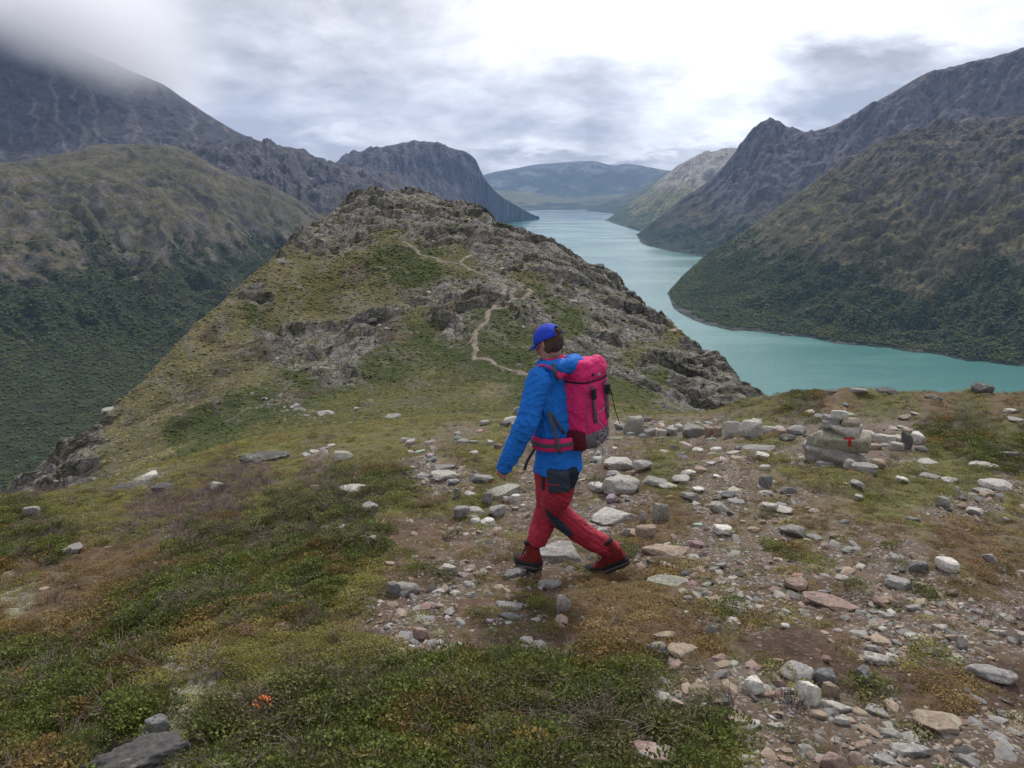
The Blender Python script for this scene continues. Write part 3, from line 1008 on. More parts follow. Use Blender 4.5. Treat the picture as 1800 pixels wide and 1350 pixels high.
# flat-topped mountain in the middle
def disp_block(X, Y, Z, A, T, D, H):
    dz, dd = relief(420, .13, .7, 90, 331, 0.04, 0.6)(X, Y, Z, A, T, D, H)
    return dz, dd
landform('mountain',
    [W_(500, 470), W_(700, 430), W_(800, 410), W_(880, 394), W_(920, 389), W_(948, 385)],
    [P_(500, 320, 6400), P_(560, 300, 6500), P_(590, 287, 6500), P_(606, 274, 6500), P_(640, 265, 6500), P_(680, 257, 6500), P_(720, 250, 6500), P_(745, 249, 6500), P_(770, 252, 6500), P_(790, 260, 6500),
     P_(815, 266, 6500), P_(835, 279, 6500), P_(845, 300, 6500), P_(858, 322, 6500), P_(880, 345, 6600), P_(912, 366, 6800), P_(948, 384.5, 7250)],
    150, [(.2, .12), (.45, .32), (.66, .62), (.74, .84), (.85, .93)], 300,
    disp_block, colouring((.075, .070, .088), (.050, .050, .044), (.03, .042, .028), -240, -140, 341, 300, 0.25, streak=.6, sw=35),
    M_FARM)
# long left-hand mountain that runs up into the cloud
landform('mountain',
    [P_(-500, 340, 3600), P_(0, 300, 3600), P_(250, 290, 3600), P_(400, 300, 3600), P_(520, 330, 3700), P_(600, 370, 3700)],
    [P_(-500, -60, 5300), P_(-150, -20, 5300), P_(0, 25, 5300), P_(80, 62, 5300), P_(150, 92, 5300), P_(230, 126, 5300), P_(285, 149, 5200), P_(330, 178, 5100), P_(380, 211, 5000),
     P_(430, 238, 4900), P_(478, 258, 4800), P_(520, 300, 4700), P_(600, 340, 4700)],
    130, [(.3, .10), (.5, .28), (.75, .62)], 330,
    relief(420, .09, .9, 130, 351, 0.20, 0.5), colouring((.050, .047, .058), (.050, .047, .046), (.04, .05, .03), -900, -150, 361, 300, 0.15, tan=(.12, .11, .11), streak=.75, sw=55),
    M_FARM)
landform('mountain',
    [P_(300, 420, 2900), P_(420, 430, 3000), P_(520, 440, 3100), P_(640, 440, 3300), P_(760, 430, 3500), P_(860, 420, 3700)],
    [P_(300, 262, 4000), P_(400, 256, 4100), P_(440, 254, 4200), P_(480, 257, 4200), P_(520, 262, 4300), P_(550, 275, 4300), P_(590, 289, 4300), P_(640, 296, 4400),
     P_(680, 306, 4500), P_(720, 328, 4600), P_(770, 360, 4700), P_(860, 400, 4800)],
    130, [(.2, .22), (.45, .55), (.7, .82)], 300,
    relief(300, .22, .6, 110, 371, 0.10), colouring((.085, .078, .088), (.060, .056, .045), (.03, .04, .025), -280, -60, 381, 200, 0.3),
    M_FARM)


# green shoulder and the wooded valley on the left
def hillside():
    cols = {
        -600: [(300, -352, 1), (760, -345, 1), (1150, -335, 1), (1600, 610, 0), (1900, 470, 0), (2200, 370, 0), (2500, 330, 0), (3300, 312, 0)],
        -200: [(300, -352, 1), (760, -345, 1), (1150, -335, 1), (1600, 610, 0), (1900, 470, 0), (2200, 370, 0), (2500, 325, 0), (3300, 300, 0)],
        0:    [(300, -352, 1), (760, -345, 1), (1150, -335, 1), (1600, 610, 0), (1900, 480, 0), (2200, 370, 0), (2500, 322, 0), (3300, 290, 0)],
        100:  [(300, -352, 1), (760, -345, 1), (1150, -335, 1), (1600, 612, 0), (1900, 490, 0), (2200, 375, 0), (2500, 318, 0), (3300, 276, 0)],
        200:  [(300, -352, 1), (760, -345, 1), (1150, -335, 1), (1600, 615, 0), (1900, 495, 0), (2200, 380, 0), (2550, 315, 0), (3300, 256, 0)],
        270:  [(300, -352, 1), (760, -345, 1), (1150, -335, 1), (1600, 618, 0), (1900, 500, 0), (2200, 390, 0), (2550, 318, 0), (3200, 257, 0)],
        340:  [(300, -352, 1), (760, -345, 1), (1150, -335, 1), (1600, 620, 0), (1950, 510, 0), (2300, 400, 0), (2600, 325, 0), (3100, 275, 0)],
        400:  [(300, -352, 1), (760, -345, 1), (1150, -335, 1), (1600, 620, 0), (2000, 520, 0), (2400, 425, 0), (2650, 345, 0), (3000, 303, 0)],
        460:  [(300, -352, 1), (760, -345, 1), (1150, -335, 1), (1650, 610, 0), (2100, 520, 0), (2500, 440, 0), (2700, 375, 0), (3000, 322, 0)],
        520:  [(300, -352, 1), (760, -345, 1), (1200, -335, 1), (1700, 600, 0), (2200, 520, 0), (2600, 450, 0), (2800, 400, 0), (3100, 352, 0)],
        600:  [(300, -352, 1), (760, -345, 1), (1200, -338, 1), (1700, -336, 1), (2200, 520, 0), (2700, 460, 0), (2900, 425, 0), (3200, 400, 0)],
        760:  [(300, -358, 1), (760, -356, 1), (1200, -356, 1), (1700, -356, 1), (2200, -356, 1), (2700, -356, 1), (2900, -356, 1), (3200, -356, 1)],
    }
    rows = [[] for _ in range(9)]
    for px, prof in cols.items():
        for k, (dd, v, isz) in enumerate(prof):
            rows[k].append(pt(px, v, dd, bool(isz)))
        a, dd, zz = rows[7][-1]
        rows[8].append((a, dd + 500, zz - 260))
    az = np.linspace(min(r[0] for r in rows[0]), azpx(760), 430)
    H = Field(rows, az, [4, 50, 60, 70, 60, 60, 40, 6])
    X, Y, Z, D = H.X, H.Y, H.Z, H.D
    T = H.t[:, None] + 0 * D
    w = fbm(X / 300, Y / 300, 4, 401)
    up = sstep(T, 2.6, 3.6)
    lat = H.az[None, :] * 2000 + 0 * D
    g = fbm(lat / 190 + 1.5 * w, T * 0.6 + .6 * w, 5, 403, ridged=True)
    rd = fbm(X / 140 + w, Y / 140 + w, 6, 409, ridged=True, gain=.55)
    Z = Z + up * (1 - .5 * sstep(T, 6.3, 7)) * (46 * fbm(X / 320, Y / 320, 6, 411, gain=.58) + 40 * (g - .3) * (1 - .7 * sstep(T, 5.3, 6.2)) + 30 * (rd - .3))
    Z = Z + (1 - up) * 7 * fbm(X / 110, Y / 60, 5, 413) * sstep(T, 0.3, 1)
    # gorge that cuts the right-hand part of the slope
    px, py = project(X, Y, H.Z)
    gx = np.interp(py, [300, 380, 440, 500, 540, 620], [270, 335, 385, 440, 470, 520])
    Z = Z - up * 45 * np.exp(-((px - gx) / 16.0) ** 2) * sstep(py, 350, 430)
    n = fbm(X / 150, Y / 150, 6, 421, gain=.6)
    n2 = fbm(X / 35, Y / 35, 5, 425, gain=.6)
    n3 = fbm(X / 260, Y / 260, 5, 429, gain=.55)
    sl = np.abs(np.gradient(Z, axis=0)) / np.maximum(np.abs(np.gradient(D, axis=0)), .5)
    forest = np.array((.026, .036, .016)); brown = np.array((.050, .046, .028)); ol = np.array((.080, .074, .038))
    rock = np.array((.125, .112, .105)); tn = np.array((.14, .110, .062))
    fr = 1 - sstep((Z + 165) / 70 + 2.0 * n + 1.4 * n2, -.5, .5)
    br = sstep(n3 + .5 * n, .0, .45)
    c = ol * (1 + .5 * n2[..., None] + .3 * n[..., None])
    k = sstep(n + .6 * n3, .05, .4)[..., None] * .6
    c = c * (1 - k) + tn * k
    r = sstep(n2 * 1.2 + n * .8 + 1.0 * (sl - .5), .15, .7)[..., None] * .85
    c = c * (1 - r) + rock * (1 + .5 * n2[..., None]) * r
    pk = (sstep(T, 6.0, 6.9) * (.6 + .8 * n2))[..., None]
    c = c * (1 - .75 * np.clip(pk, 0, 1)) + .75 * np.clip(pk, 0, 1) * np.array((.082, .070, .062)) * (1 + .8 * n2[..., None])
    f = (forest * (1 - .5 * br[..., None]) + brown * .5 * br[..., None]) * (1 + .9 * n2[..., None])
    light = sstep(fbm(X / 90, Y / 40, 5, 433), .22, .5)[..., None] * (1 - up[..., None]) * .6
    f = f * (1 - light) + np.array((.07, .075, .03)) * light
    c = c * (1 - fr[..., None]) + f * fr[..., None]
    link('valley', grid_mesh('valley', X, Y, Z, np.clip(c, .01, .5)), M_NEARM, kind='structure')
    return H.az, D, Z


VALg = hillside()


def make_lake():
    m, N, b, out = mat_new('lake_water')
    geo = N.n('ShaderNodeNewGeometry').outputs['Position']
    sep = N.n('ShaderNodeSeparateXYZ')
    N.l(geo, sep.inputs[0])
    # paler teal in the near basin, darker blue-green beyond the last bend
    wn = N.noise(geo, 0.0012, 4, 0.5)
    yy = N.math('ADD', sep.outputs[1], N.math('MULTIPLY', N.math('SUBTRACT', wn, 0.5), 900))
    near_basin = N.ss(yy, 7550, 7350)
    streak = N.noise(N.scalevec(geo, (0.0012, 0.006, 1)), 1.0, 5, 0.6)
    near = N.mix(streak, (0.055, 0.165, 0.160, 1), (0.085, 0.215, 0.200, 1))
    col = N.mix(near_basin, (0.010, 0.09, 0.12, 1), near)
    N.l(col, b.inputs['Base Color'])
    rg = N.noise(N.scalevec(geo, (0.0016, 0.0045, 1), rot=(0, 0, .3)), 1.0, 5, .6)
    N.l(N.ss(rg, .4, .62, .07, .26), b.inputs['Roughness'])
    b.inputs['Specular IOR Level'].default_value = 0.5
    b.inputs['IOR'].default_value = 1.33
    w1 = N.noise(N.scalevec(geo, (0.10, 0.22, 1), rot=(0, 0, 0.4)), 1.0, 5, 0.65)
    bump(N, b, w1, 0.5, 1.6)
    n = 60
    azs = np.linspace(radians(-20), radians(70), 120)
    ds = np.geomspace(120, 13500, n)
    A, D = np.meshgrid(azs, ds)
    me = grid_mesh('lake', D * np.sin(A), D * np.cos(A), 0 * D + LAKE)
    link('lake', me, m, kind='structure')


make_lake()


def make_haze():
    me = bpy.data.meshes.new('haze')
    bm = bmesh.new()
    bmesh.ops.create_cube(bm, size=1.0)
    for v in bm.verts:
        v.co = Vector((v.co.x * 16000, v.co.y * 18500 + 8750, HZ0 if v.co.z < 0 else HZ1))
    bm.to_mesh(me)
    m = bpy.data.materials.new('haze')
    m.use_nodes = True
    N = NT(m.node_tree)
    out = N.n('ShaderNodeOutputMaterial')
    v = N.n('ShaderNodeVolumePrincipled')
    v.inputs['Color'].default_value = HAZE_COL
    v.inputs['Density'].default_value = HAZE_D
    v.inputs['Anisotropy'].default_value = 0.0
    N.l(v.outputs[0], out.inputs['Volume'])
    link('haze', me, m, kind='stuff')


HZ0, HZ1 = -420.0, 1700.0
HAZE_D = 3.0e-5
HAZE_COL = (0.38, 0.60, 1.0, 1)
make_haze()


def make_mist(name, x0, x1, y0, y1, z0, z1, zb, dens_, fade):
    me = bpy.data.meshes.new(name)
    bm = bmesh.new()
    bmesh.ops.create_cube(bm, size=1.0)
    for v in bm.verts:
        v.co = Vector((x1 if v.co.x > 0 else x0, y1 if v.co.y > 0 else y0, z1 if v.co.z > 0 else z0))
    bm.to_mesh(me)
    m = bpy.data.materials.new(name)
    m.use_nodes = True
    N = NT(m.node_tree)
    out = N.n('ShaderNodeOutputMaterial')
    v = N.n('ShaderNodeVolumePrincipled')
    v.inputs['Color'].default_value = (.96, .96, .98, 1)
    v.inputs['Anisotropy'].default_value = .35
    geo = N.n('ShaderNodeNewGeometry').outputs['Position']
    sp = N.n('ShaderNodeSeparateXYZ')
    N.l(geo, sp.inputs[0])
    n = N.noise(geo, 0.0032, 6, .65)
    zz_ = N.math('ADD', sp.outputs[2], N.math('MULTIPLY', N.math('SUBTRACT', n, .5), 260))
    # the cloud base sinks a little towards the right shoulder of the mountain
    zz_ = N.math('ADD', zz_, N.math('MULTIPLY', N.math('ADD', sp.outputs[0], 2700), zb[1]))
    f = N.ss(zz_, zb[0], zb[0] + 220)
    for ax, lo, hi in ((0, x0, x1), (1, y0, y1), (2, z0, z1)):
        w_ = fade[ax]
        if w_[1]:
            f = N.math('MULTIPLY', f, N.ss(sp.outputs[ax], hi, hi - w_[1]))
        if w_[0]:
            f = N.math('MULTIPLY', f, N.ss(sp.outputs[ax], lo, lo + w_[0]))
    N.l(N.math('MULTIPLY', f, dens_), v.inputs['Density'])
    N.l(v.outputs[0], out.inputs['Volume'])
    link(name, me, m, kind='stuff')


make_mist('mist', -4600, -1750, 3700, 5600, 350, 1250, (655, .40), .0050, ((400, 700), (450, 450), (0, 380)))

#@@ENDM@@
# ------------------------------------------------------------------ stones
def stone_mesh(name, size, seed, sub=3, facets=9, soft=0.10, rough=0.045, flat=0.0):
    """an angular stone: a ball cut by random planes, edges worn, surface pitted; base at z=0"""
    r_ = np.random.default_rng(seed)
    bm = bmesh.new()
    bmesh.ops.create_icosphere(bm, subdivisions=sub, radius=1.0)
    V = np.array([v.co[:] for v in bm.verts])
    nrm = r_.normal(size=(facets, 3))
    nrm /= np.linalg.norm(nrm, axis=1)[:, None]
    nrm[::2, 2] *= .25
    nrm /= np.linalg.norm(nrm, axis=1)[:, None]
    # a flat top and base read as slabs
    nrm = np.concatenate([nrm, [[0.12 * r_.normal(), 0.12 * r_.normal(), 1.0], [0, 0, -1.0]]])
    nrm /= np.linalg.norm(nrm, axis=1)[:, None]
    h = r_.uniform(0.48, 0.86, len(nrm))
    h[::2] = r_.uniform(.50, .72, len(h[::2]))
    h[-2] = 0.60 - flat
    dots = V @ nrm.T
    q = np.where(dots > 0.05, h[None, :] / np.maximum(dots, 0.05), 9)
    k = 55.0
    rad = -np.log(np.exp(-k * q).sum(1) + np.exp(-k * 1.05)) / k
    P = V * rad[:, None]
    n = fbm(P[:, 0] * 3 + seed, P[:, 1] * 3 + P[:, 2] * 2, 4, seed % 97) * rough * 1.5
    n += fbm(P[:, 0] * 9 + P[:, 2] * 7, P[:, 1] * 9 + seed, 2, seed % 89) * rough * .6
    P = P * (1 + n)[:, None]
    P[:, 2] -= P[:, 2].min()
    ext = P.max(0) - P.min(0)
    P[:, :2] -= (P[:, :2].max(0) + P[:, :2].min(0)) / 2
    P = P / ext * np.array(size)
    for v, c in zip(bm.verts, P):
        v.co = c
    me = bpy.data.meshes.new(name)
    bm.to_mesh(me)
    bm.free()
    me.polygons.foreach_set('use_smooth', np.full(len(me.polygons), sub > 3))
    me.materials.append(M_ROCK)
    return me


M_ROCK = mat_rock()
SC = {'g': (.215, .207, .20), 'p': (.345, .325, .30), 'w': (.50, .48, .44), 't': (.27, .215, .165),
      'd': (.085, .082, .08), 'r': (.235, .17, .145), 'b': (.150, .152, .152), 'l': (.27, .265, .225)}


def stone(px, py, w, h, c, label, cat='stone', name='stone', group=None, seed=None, yaw=None, facets=9, lift=0.0,
          asp=0.75, sub=3, tilt=0.0, roll=0.0, parent=None, sink=0.12):
    """px: middle, py: foot of the stone in the photograph; w, h its size there"""
    P, r = hit(px, py)
    depth = cos(PITCH) * P.y - sin(PITCH) * P.z
    k = depth / F
    e = atan(-P.z / r)
    Wd, Ha = w * k, h * k
    dp = min(asp * Wd, 0.75 * Ha / max(sin(e), .2)) if h < w * .9 else asp * Wd * .8
    hz = max(0.3 * Ha, (Ha - dp * sin(e) * .8) / cos(e))
    if w > 2.0 * h:
        sink = .45
    seed = seed if seed is not None else int(px * 7 + py * 13)
    me = stone_mesh(name, (Wd, dp, hz * (1 + sink)), seed, 5 if w > 60 else sub, facets, rough=.16 if c == 'd' and w > 50 else .055)
    a = math.atan2(P.x, P.y)
    o = link(name, me, None, parent, label=label, cat=cat, group=group)
    x, y = P.x + sin(a) * dp * .45, P.y + cos(a) * dp * .45
    z = min(float(ground_z(x, y)), float(ground_z(P.x, P.y)) + dp * .5)
    o.location = (x, y, z - hz * sink + lift)
    o.rotation_euler = (tilt, roll, -a + (yaw if yaw is not None else 0))
    cc = SC[c]
    j = 0.9 + 0.2 * ((seed * 37) % 100) / 100
    o.color = (cc[0] * j, cc[1] * j, cc[2] * j, 1)
    return o


STONES = [
    # right foreground
    (1643, 1292, 80, 54, 't', 'largest tan block of stone at bottom right, flat topped'),
    (1418, 1240, 44, 44, 'w', 'white rounded block, the brightest stone in the gravel at bottom right'),
    (1323, 1222, 42, 36, 'w', 'small white angular stone left of the brighter white block'),
    (1398, 1200, 58, 38, 'g', 'grey wedge shaped stone leaning behind the white block'),
    (1450, 1212, 44, 42, 'b', 'dark grey stone standing behind the small tan one'),
    (1458, 1225, 32, 30, 't', 'small tan stone at the right shoulder of the white block'),
    (1516, 1206, 34, 38, 'b', 'speckled grey upright stone right of the stone cluster'),
    (1543, 1168, 56, 26, 'p', 'pale flat stone lying at the edge of the dark peat'),
    (1738, 1198, 80, 34, 'g', 'long grey slab with a hooked end in the dark peat at right'),
    (1198, 1158, 54, 30, 't', 'tan topped stone with a dark shaded side beside a blue grey slab'),
    (1156, 1160, 40, 32, 'b', 'blue grey squared slab beside the tan topped stone'),
    (1458, 1072, 100, 28, 'r', 'long low brown stone lying across the gravel'),
    (1396, 1040, 40, 26, 'r', 'dark reddish brown stone just above the long brown one'),
    (1153, 1352, 96, 48, 'r', 'pointed brown boulder at the bottom edge among green shrubs'),
    (1466, 1365, 52, 46, 'r', 'pinkish square slab cut by the bottom edge of the photograph'),
    (1565, 1066 + 230, 46, 18, 'g', 'flat grey stone left of the largest tan block'),
    (1600, 1312 + 20, 70, 26, 'g', 'grey slab leaning below the left of the largest tan block'),
    (1470, 1252, 60, 20, 'p', 'cream flat stone below the small tan stone'),
    (1436, 1262, 44, 16, 't', 'thin brown slab under the white rounded block'),
    (1478, 1275, 28, 20, 'p', 'pale speckled stone beneath the thin brown slab'),
    (1545, 1262, 44, 22, 'g', 'grey stone between the cluster and the largest tan block'),
    (1512, 1258, 30, 14, 't', 'flat tan stone half buried right of the cream one'),
    (1370, 1210, 20, 18, 'r', 'little brown stone wedged between white stone and grey wedge'),
    (1160, 1232, 44, 18, 'p', 'light slab at the tip of the green shrubs'),
    (1700, 1345, 44, 20, 'g', 'grey stone near the bottom right corner'),
    (1560, 1345, 48, 20, 'g', 'flat grey stone on the bottom edge'),
    (1250, 1118, 18, 20, 'g', 'small upright grey stone in straw coloured grass'),
    (1168, 1122, 46, 12, 't', 'thin buried slab level with the straw grass'),
    (1380, 1104, 16, 10, 'w', 'small white pebble in the rusty grass'),
    (1650, 1112, 30, 18, 'p', 'pale stone alone in the gravel at right'),
    (1605, 1128, 32, 16, 'p', 'pale flat stone low in the gravel'),
    (1790, 1130, 22, 22, 'p', 'pale stone at the right edge'),
    (1575, 1036, 46, 26, 'g', 'grey tilted slab in the middle of the gravel'),
    # around the hiker
    (740, 1128, 32, 30, 'r', 'pinkish square stone alone on the brown soil'),
    (716, 1050, 50, 30, 'g', 'grey block with pale top, right one of a touching pair'),
    (692, 1050, 28, 28, 'b', 'grey cube like stone, left one of a touching pair'),
    (650, 898, 30, 18, 'g', 'grey stone on green mat just left of the rusty mound'),
    (787, 1010, 38, 24, 'p', 'pale three cornered stone left of the hiker'),
    (966, 1036, 44, 22, 'g', 'grey stone right below the forward boot'),
    (897, 1090, 46, 16, 'b', 'bluish flat slab with a green stone above'),
    (900, 1074, 60, 18, 'g', 'green grey slab sunk in the soil'),
    (990, 1078, 28, 36, 'p', 'upper piece of a twisted pale stone below the hiker'),
    (986, 1100, 26, 22, 't', 'lower tan piece of a twisted stone below the hiker'),
    (938, 1148, 54, 22, 'g', 'grey slab sticking out at the edge of the front shrubs'),
    (942, 1094, 18, 10, 'p', 'flat oval pale stone beside the bluish slab'),
    (1078, 922, 88, 44, 'p', 'long pale ridge of rock beside the rear knee'),
    (1092, 872, 66, 40, 'p', 'big pale speckled boulder right of the backpack cord'),
    (1052, 868, 40, 20, 'p', 'pale slab touching the left of the big pale boulder'),
    (980, 988, 110, 46, 'g', 'broad flat slab seen between the legs'),
    (905, 1015, 44, 18, 'b', 'dark slab under the toe of the forward boot'),
    (1168, 976, 84, 24, 't', 'broad flat tan slab behind the rear boot'),
    (1172, 1030, 76, 26, 'l', 'long lichened rock half grown over by straw grass'),
    (1112, 944, 34, 16, 't', 'rounded tan stone above the flat slab'),
    (1134, 948, 38, 30, 't', 'hump backed tan boulder right of the rear leg'),
    (1100, 945, 16, 18, 'p', 'small round stone beside the hump backed boulder'),
    (1160, 915, 34, 36, 'l', 'slanting finger of rock with a lichened tip'),
    (1130, 920, 14, 24, 'p', 'small standing splinter of pale rock'),
    (1268, 942, 36, 22, 'w', 'bright white stone on the gravel'),
    (1262, 902, 36, 24, 'l', 'grey stone with yellow green lichen'),
    (1350, 898, 34, 20, 'p', 'pale angular stone, left of two touching'),
    (1375, 902, 34, 18, 'p', 'pale angular stone, right of two touching'),
    (1390, 945, 50, 28, 'g', 'domed grey boulder in tawny grass'),
    (1322, 936, 26, 12, 't', 'little tan slab left of the domed grey boulder'),
    (1432, 950, 30, 14, 'g', 'flat dark grey stone right of the domed boulder'),
    (1345, 858, 24, 26, 'b', 'upright blue grey stone in the grass'),
    (1388, 868, 24, 16, 'b', 'small blue grey stone on the green mat'),
    (1350, 872, 20, 12, 'p', 'little pale stone leaning on the upright blue grey one'),
    (1664, 1006, 42, 28, 'w', 'white angular stone at the right, on the gravel edge'),
    (1612, 1008, 32, 24, 'b', 'grey stone left of the white angular one'),
    (1712, 905, 30, 16, 'p', 'pale low stone in tawny grass at right'),
    (1656, 893, 24, 22, 'l', 'small domed stone with lichen at right'),
    (1605, 918, 24, 12, 'b', 'small grey stone in heath at right'),
    (1736, 992, 24, 22, 'g', 'grey boulder in grass near right edge'),
    (1575, 990, 22, 14, 'g', 'grey stone left of the tawny tuft'),
    (1507, 858, 26, 14, 'g', 'grey stone lying on green heath below the cairn'),
    (1508, 880, 16, 12, 'p', 'small pale stone on heath below the cairn'),
    (1680, 868, 14, 14, 'l', 'tiny stone with bright yellow green lichen'),
    # left of the hiker
    (886, 876, 70, 26, 'l', 'broad flat lichened slab behind the forward leg'),
    (784, 826, 40, 18, 'g', 'grey block in the stony ledge'),
    (782, 845, 50, 20, 'p', 'pale stepped block of the stony ledge'),
    (845, 850, 50, 24, 'g', 'grey slab at the right end of the stony ledge'),
    (740, 842, 40, 12, 'g', 'thin grey slab at the left end of the stony ledge'),
    (812, 912, 30, 26, 'g', 'upright grey stone of the cluster on the path'),
    (836, 902, 34, 16, 'p', 'pale rounded stone on top of the cluster on the path'),
    (874, 912, 36, 26, 'g', 'grey leaning stone at the right of the cluster'),
    (832, 915, 22, 10, 'g', 'small grey stone in the middle of the cluster'),
    (855, 926, 32, 20, 'w', 'white rounded stone at the foot of the cluster'),
    (836, 924, 20, 16, 'p', 'pale stone beside the white rounded one'),
    (856, 886, 22, 22, 'g', 'small upright stone above the cluster on the path'),
    (804, 876, 14, 20, 'b', 'small grey splinter beside the rusty mound'),
    (826, 874, 22, 12, 'p', 'small pale stone right of the grey splinter'),
    (893, 886, 18, 16, 'p', 'little pale stone left of the forward leg'),
    (906, 884, 20, 16, 'w', 'little white stone touching the forward leg'),
    (620, 870, 64, 20, 'p', 'pale crumbling outcrop in the green mat'),
    (640, 950, 14, 10, 'w', 'small white block at the edge of the shrubs'),
    (607, 933, 26, 12, 'p', 'pale stone bedded in the shrubs'),
    (655, 952, 22, 12, 'w', 'small squared white stone left of the path'),
    # the left-hand heath
    (465, 812, 90, 28, 'd', 'dark outcrop with white patches on the left heath'),
    (604, 812, 36, 22, 'l', 'pale slab beside dark twigs on the left heath'),
    (222, 862, 100, 26, 'd', 'long dark ledge with a pale crown on the left slope'),
    (262, 846, 36, 18, 'w', 'pale lichen covered block at the end of the dark ledge'),
    (286, 868, 34, 22, 'd', 'dark small outcrop right of the dark ledge'),
    (382, 860, 24, 16, 'p', 'small pale stone on the left heath'),
    (58, 910, 26, 22, 'g', 'grey rounded stone at the far left on the heath'),
    (300, 945, 24, 8, 'w', 'thin white stone lying by the dead heather'),
    (128, 972, 34, 20, 'g', 'grey boulder almost buried by heath at left'),
    (278, 1292, 44, 34, 'b', 'grey oblong rock beside pale lichen at bottom left'),
    (240, 1372, 190, 70, 'd', 'dark craggy rock cut by the bottom edge at left'),
    # skyline and middle distance
    (1725, 694, 38, 22, 'd', 'dark craggy rock on the skyline at right'),
    (1640, 703, 30, 10, 'd', 'low dark rock on the skyline left of the craggy one'),
    (1507, 694, 34, 12, 'g', 'low grey rock on the skyline above the cairn'),
    (1465, 692, 22, 8, 'd', 'small dark rock on the skyline left of the grey one'),
    (1560, 692, 40, 12, 'd', 'mossy hump of rock on the skyline'),
    (1775, 727, 24, 10, 'p', 'pale stone by the right edge near the skyline'),
    (1783, 742, 32, 10, 'g', 'flat stone by the right edge below the pale one'),
    (852, 748, 20, 12, 'g', 'grey pointed stone just left of the sleeve'),
    (690, 736, 34, 12, 'g', 'half buried grey rock on the grassy slope'),
    (627, 722, 10, 8, 'p', 'small pale stone high on the grassy slope'),
    (912, 728 + 4, 22, 20, 'g', 'top stone of the small heap by the sleeve'),
    (900, 742 + 2, 32, 14, 'p', 'pale stone in the middle of the small heap by the sleeve'),
    (888, 752, 20, 14, 'd', 'dark left foot stone of the small heap by the sleeve'),
    (908, 754, 22, 14, 'g', 'grey right foot stone of the small heap by the sleeve'),
    (876, 790, 16, 12, 'r', 'orange tinted stone left of the sleeve'),
    (864, 786, 16, 14, 'p', 'pale stone left of the orange tinted one'),
    (812, 782, 26, 12, 'g', 'grey stone in the brown strip left of the hiker'),
    (832, 784, 16, 12, 'g', 'small grey stone beside the sleeve, in the brown strip'),
    (832, 800, 18, 10, 'p', 'small pale stone below the brown strip'),
    (712, 778, 20, 10, 'l', 'greenish stone on the heath left of the hiker'),
    # row of stones between hiker and cairn
    (1112, 764, 40, 36, 'l', 'lichened block at the left end of the stone row'),
    (1090, 756, 22, 16, 'g', 'grey stone left of the lichened block'),
    (1142, 768, 22, 18, 'g', 'grey stone second in the stone row'),
    (1163, 768, 20, 16, 'p', 'pale stone third in the stone row'),
    (1180, 766, 22, 18, 'g', 'grey round stone fourth in the stone row'),
    (1193, 758, 18, 14, 'p', 'small pale stone on top of the stone row'),
    (1217, 768, 40, 26, 'g', 'large grey boulder in the middle of the stone row'),
    (1247, 766, 18, 18, 'r', 'brown stone right of the large grey boulder'),
    (1262, 766, 16, 18, 't', 'tan stone left of the split boulder'),
    (1286, 770, 34, 34, 'p', 'left half of the big split pale boulder'),
    (1318, 774, 46, 42, 'p', 'right half of the big split pale boulder, the largest in the row'),
    (1352, 762, 28, 18, 'w', 'white stone right of the big split boulder'),
    (1370, 768, 26, 18, 'r', 'brown stone on the stone row before the cairn'),
    (1398, 766, 36, 24, 'g', 'grey block of the stone row near the cairn'),
    (1384, 776, 30, 16, 'd', 'dark stone under the grey block near the cairn'),
    (1335, 792, 60, 16, 'g', 'flat grey slab in front of the split boulder'),
    (1340, 806, 24, 14, 'w', 'small white stone in front of the flat slab'),
    (1184, 792, 14, 12, 'g', 'small grey stone in the hollow'),
    (1168, 798, 18, 8, 'p', 'small flat pale stone in the hollow'),
    (1226, 796, 20, 12, 'w', 'white stone on the far edge of the bare hollow'),
    (1258, 796, 20, 12, 'w', 'second white stone on the far edge of the bare hollow'),
    (1290, 800, 30, 10, 'p', 'low pale stone beside the two white ones'),
    (1298, 812, 26, 12, 't', 'tan stone right of the bare hollow'),
    (1250, 818, 20, 8, 'p', 'flat oval stone at the near edge of the bare hollow'),
    (1086, 826, 56, 24, 'p', 'wide pale boulder right of the backpack'),
    (1078, 838, 26, 14, 'g', 'grey stone at the foot of the wide pale boulder'),
    (1128, 830, 36, 22, 'g', 'grey stone between the wide pale boulder and green tuft'),
    (1208, 836, 26, 12, 'w', 'cream stone right of the green tuft'),
    (1196, 850, 30, 16, 'p', 'pale leaning stone below the green tuft'),
    (1150, 856, 46, 18, 'g', 'blue grey slab below the green tuft'),
    (1174, 858, 34, 12, 'p', 'low pale slab right of the blue grey one'),
    (1232, 832, 24, 12, 'r', 'brown reddish stone in the gravel'),
    (1262, 840, 18, 7, 'w', 'small flat white stone in tawny grass'),
    (1345, 828, 24, 14, 'p', 'pale round stone on the edge of green heath'),
    (1228, 866, 20, 10, 'w', 'small whitish stone in the rubble'),
    (1210, 880, 34, 18, 'g', 'grey slab in the rubble'),
    (1280, 876, 24, 14, 'b', 'blue grey round stone in the rubble'),
    (1293, 888, 32, 14, 'g', 'grey low boulder in the rubble'),
    # around the cairn
    (1450, 818, 34, 12, 'b', 'grey low stone at the left foot of the cairn'),
    (1462, 808, 20, 12, 'w', 'small pale stone against the cairn foot'),
    (1492, 826, 20, 20, 'w', 'cream stone leaning at the right foot of the cairn'),
    (1518, 834, 46, 26, 'g', 'long grey wedge sloping away from the cairn foot'),
    (1542, 824, 28, 20, 't', 'tan stone behind the long grey wedge'),
    (1522, 776, 28, 24, 'w', 'white egg shaped stone right of the cairn'),
    (1534, 792, 30, 16, 't', 'tan flat stone below the white egg shaped one'),
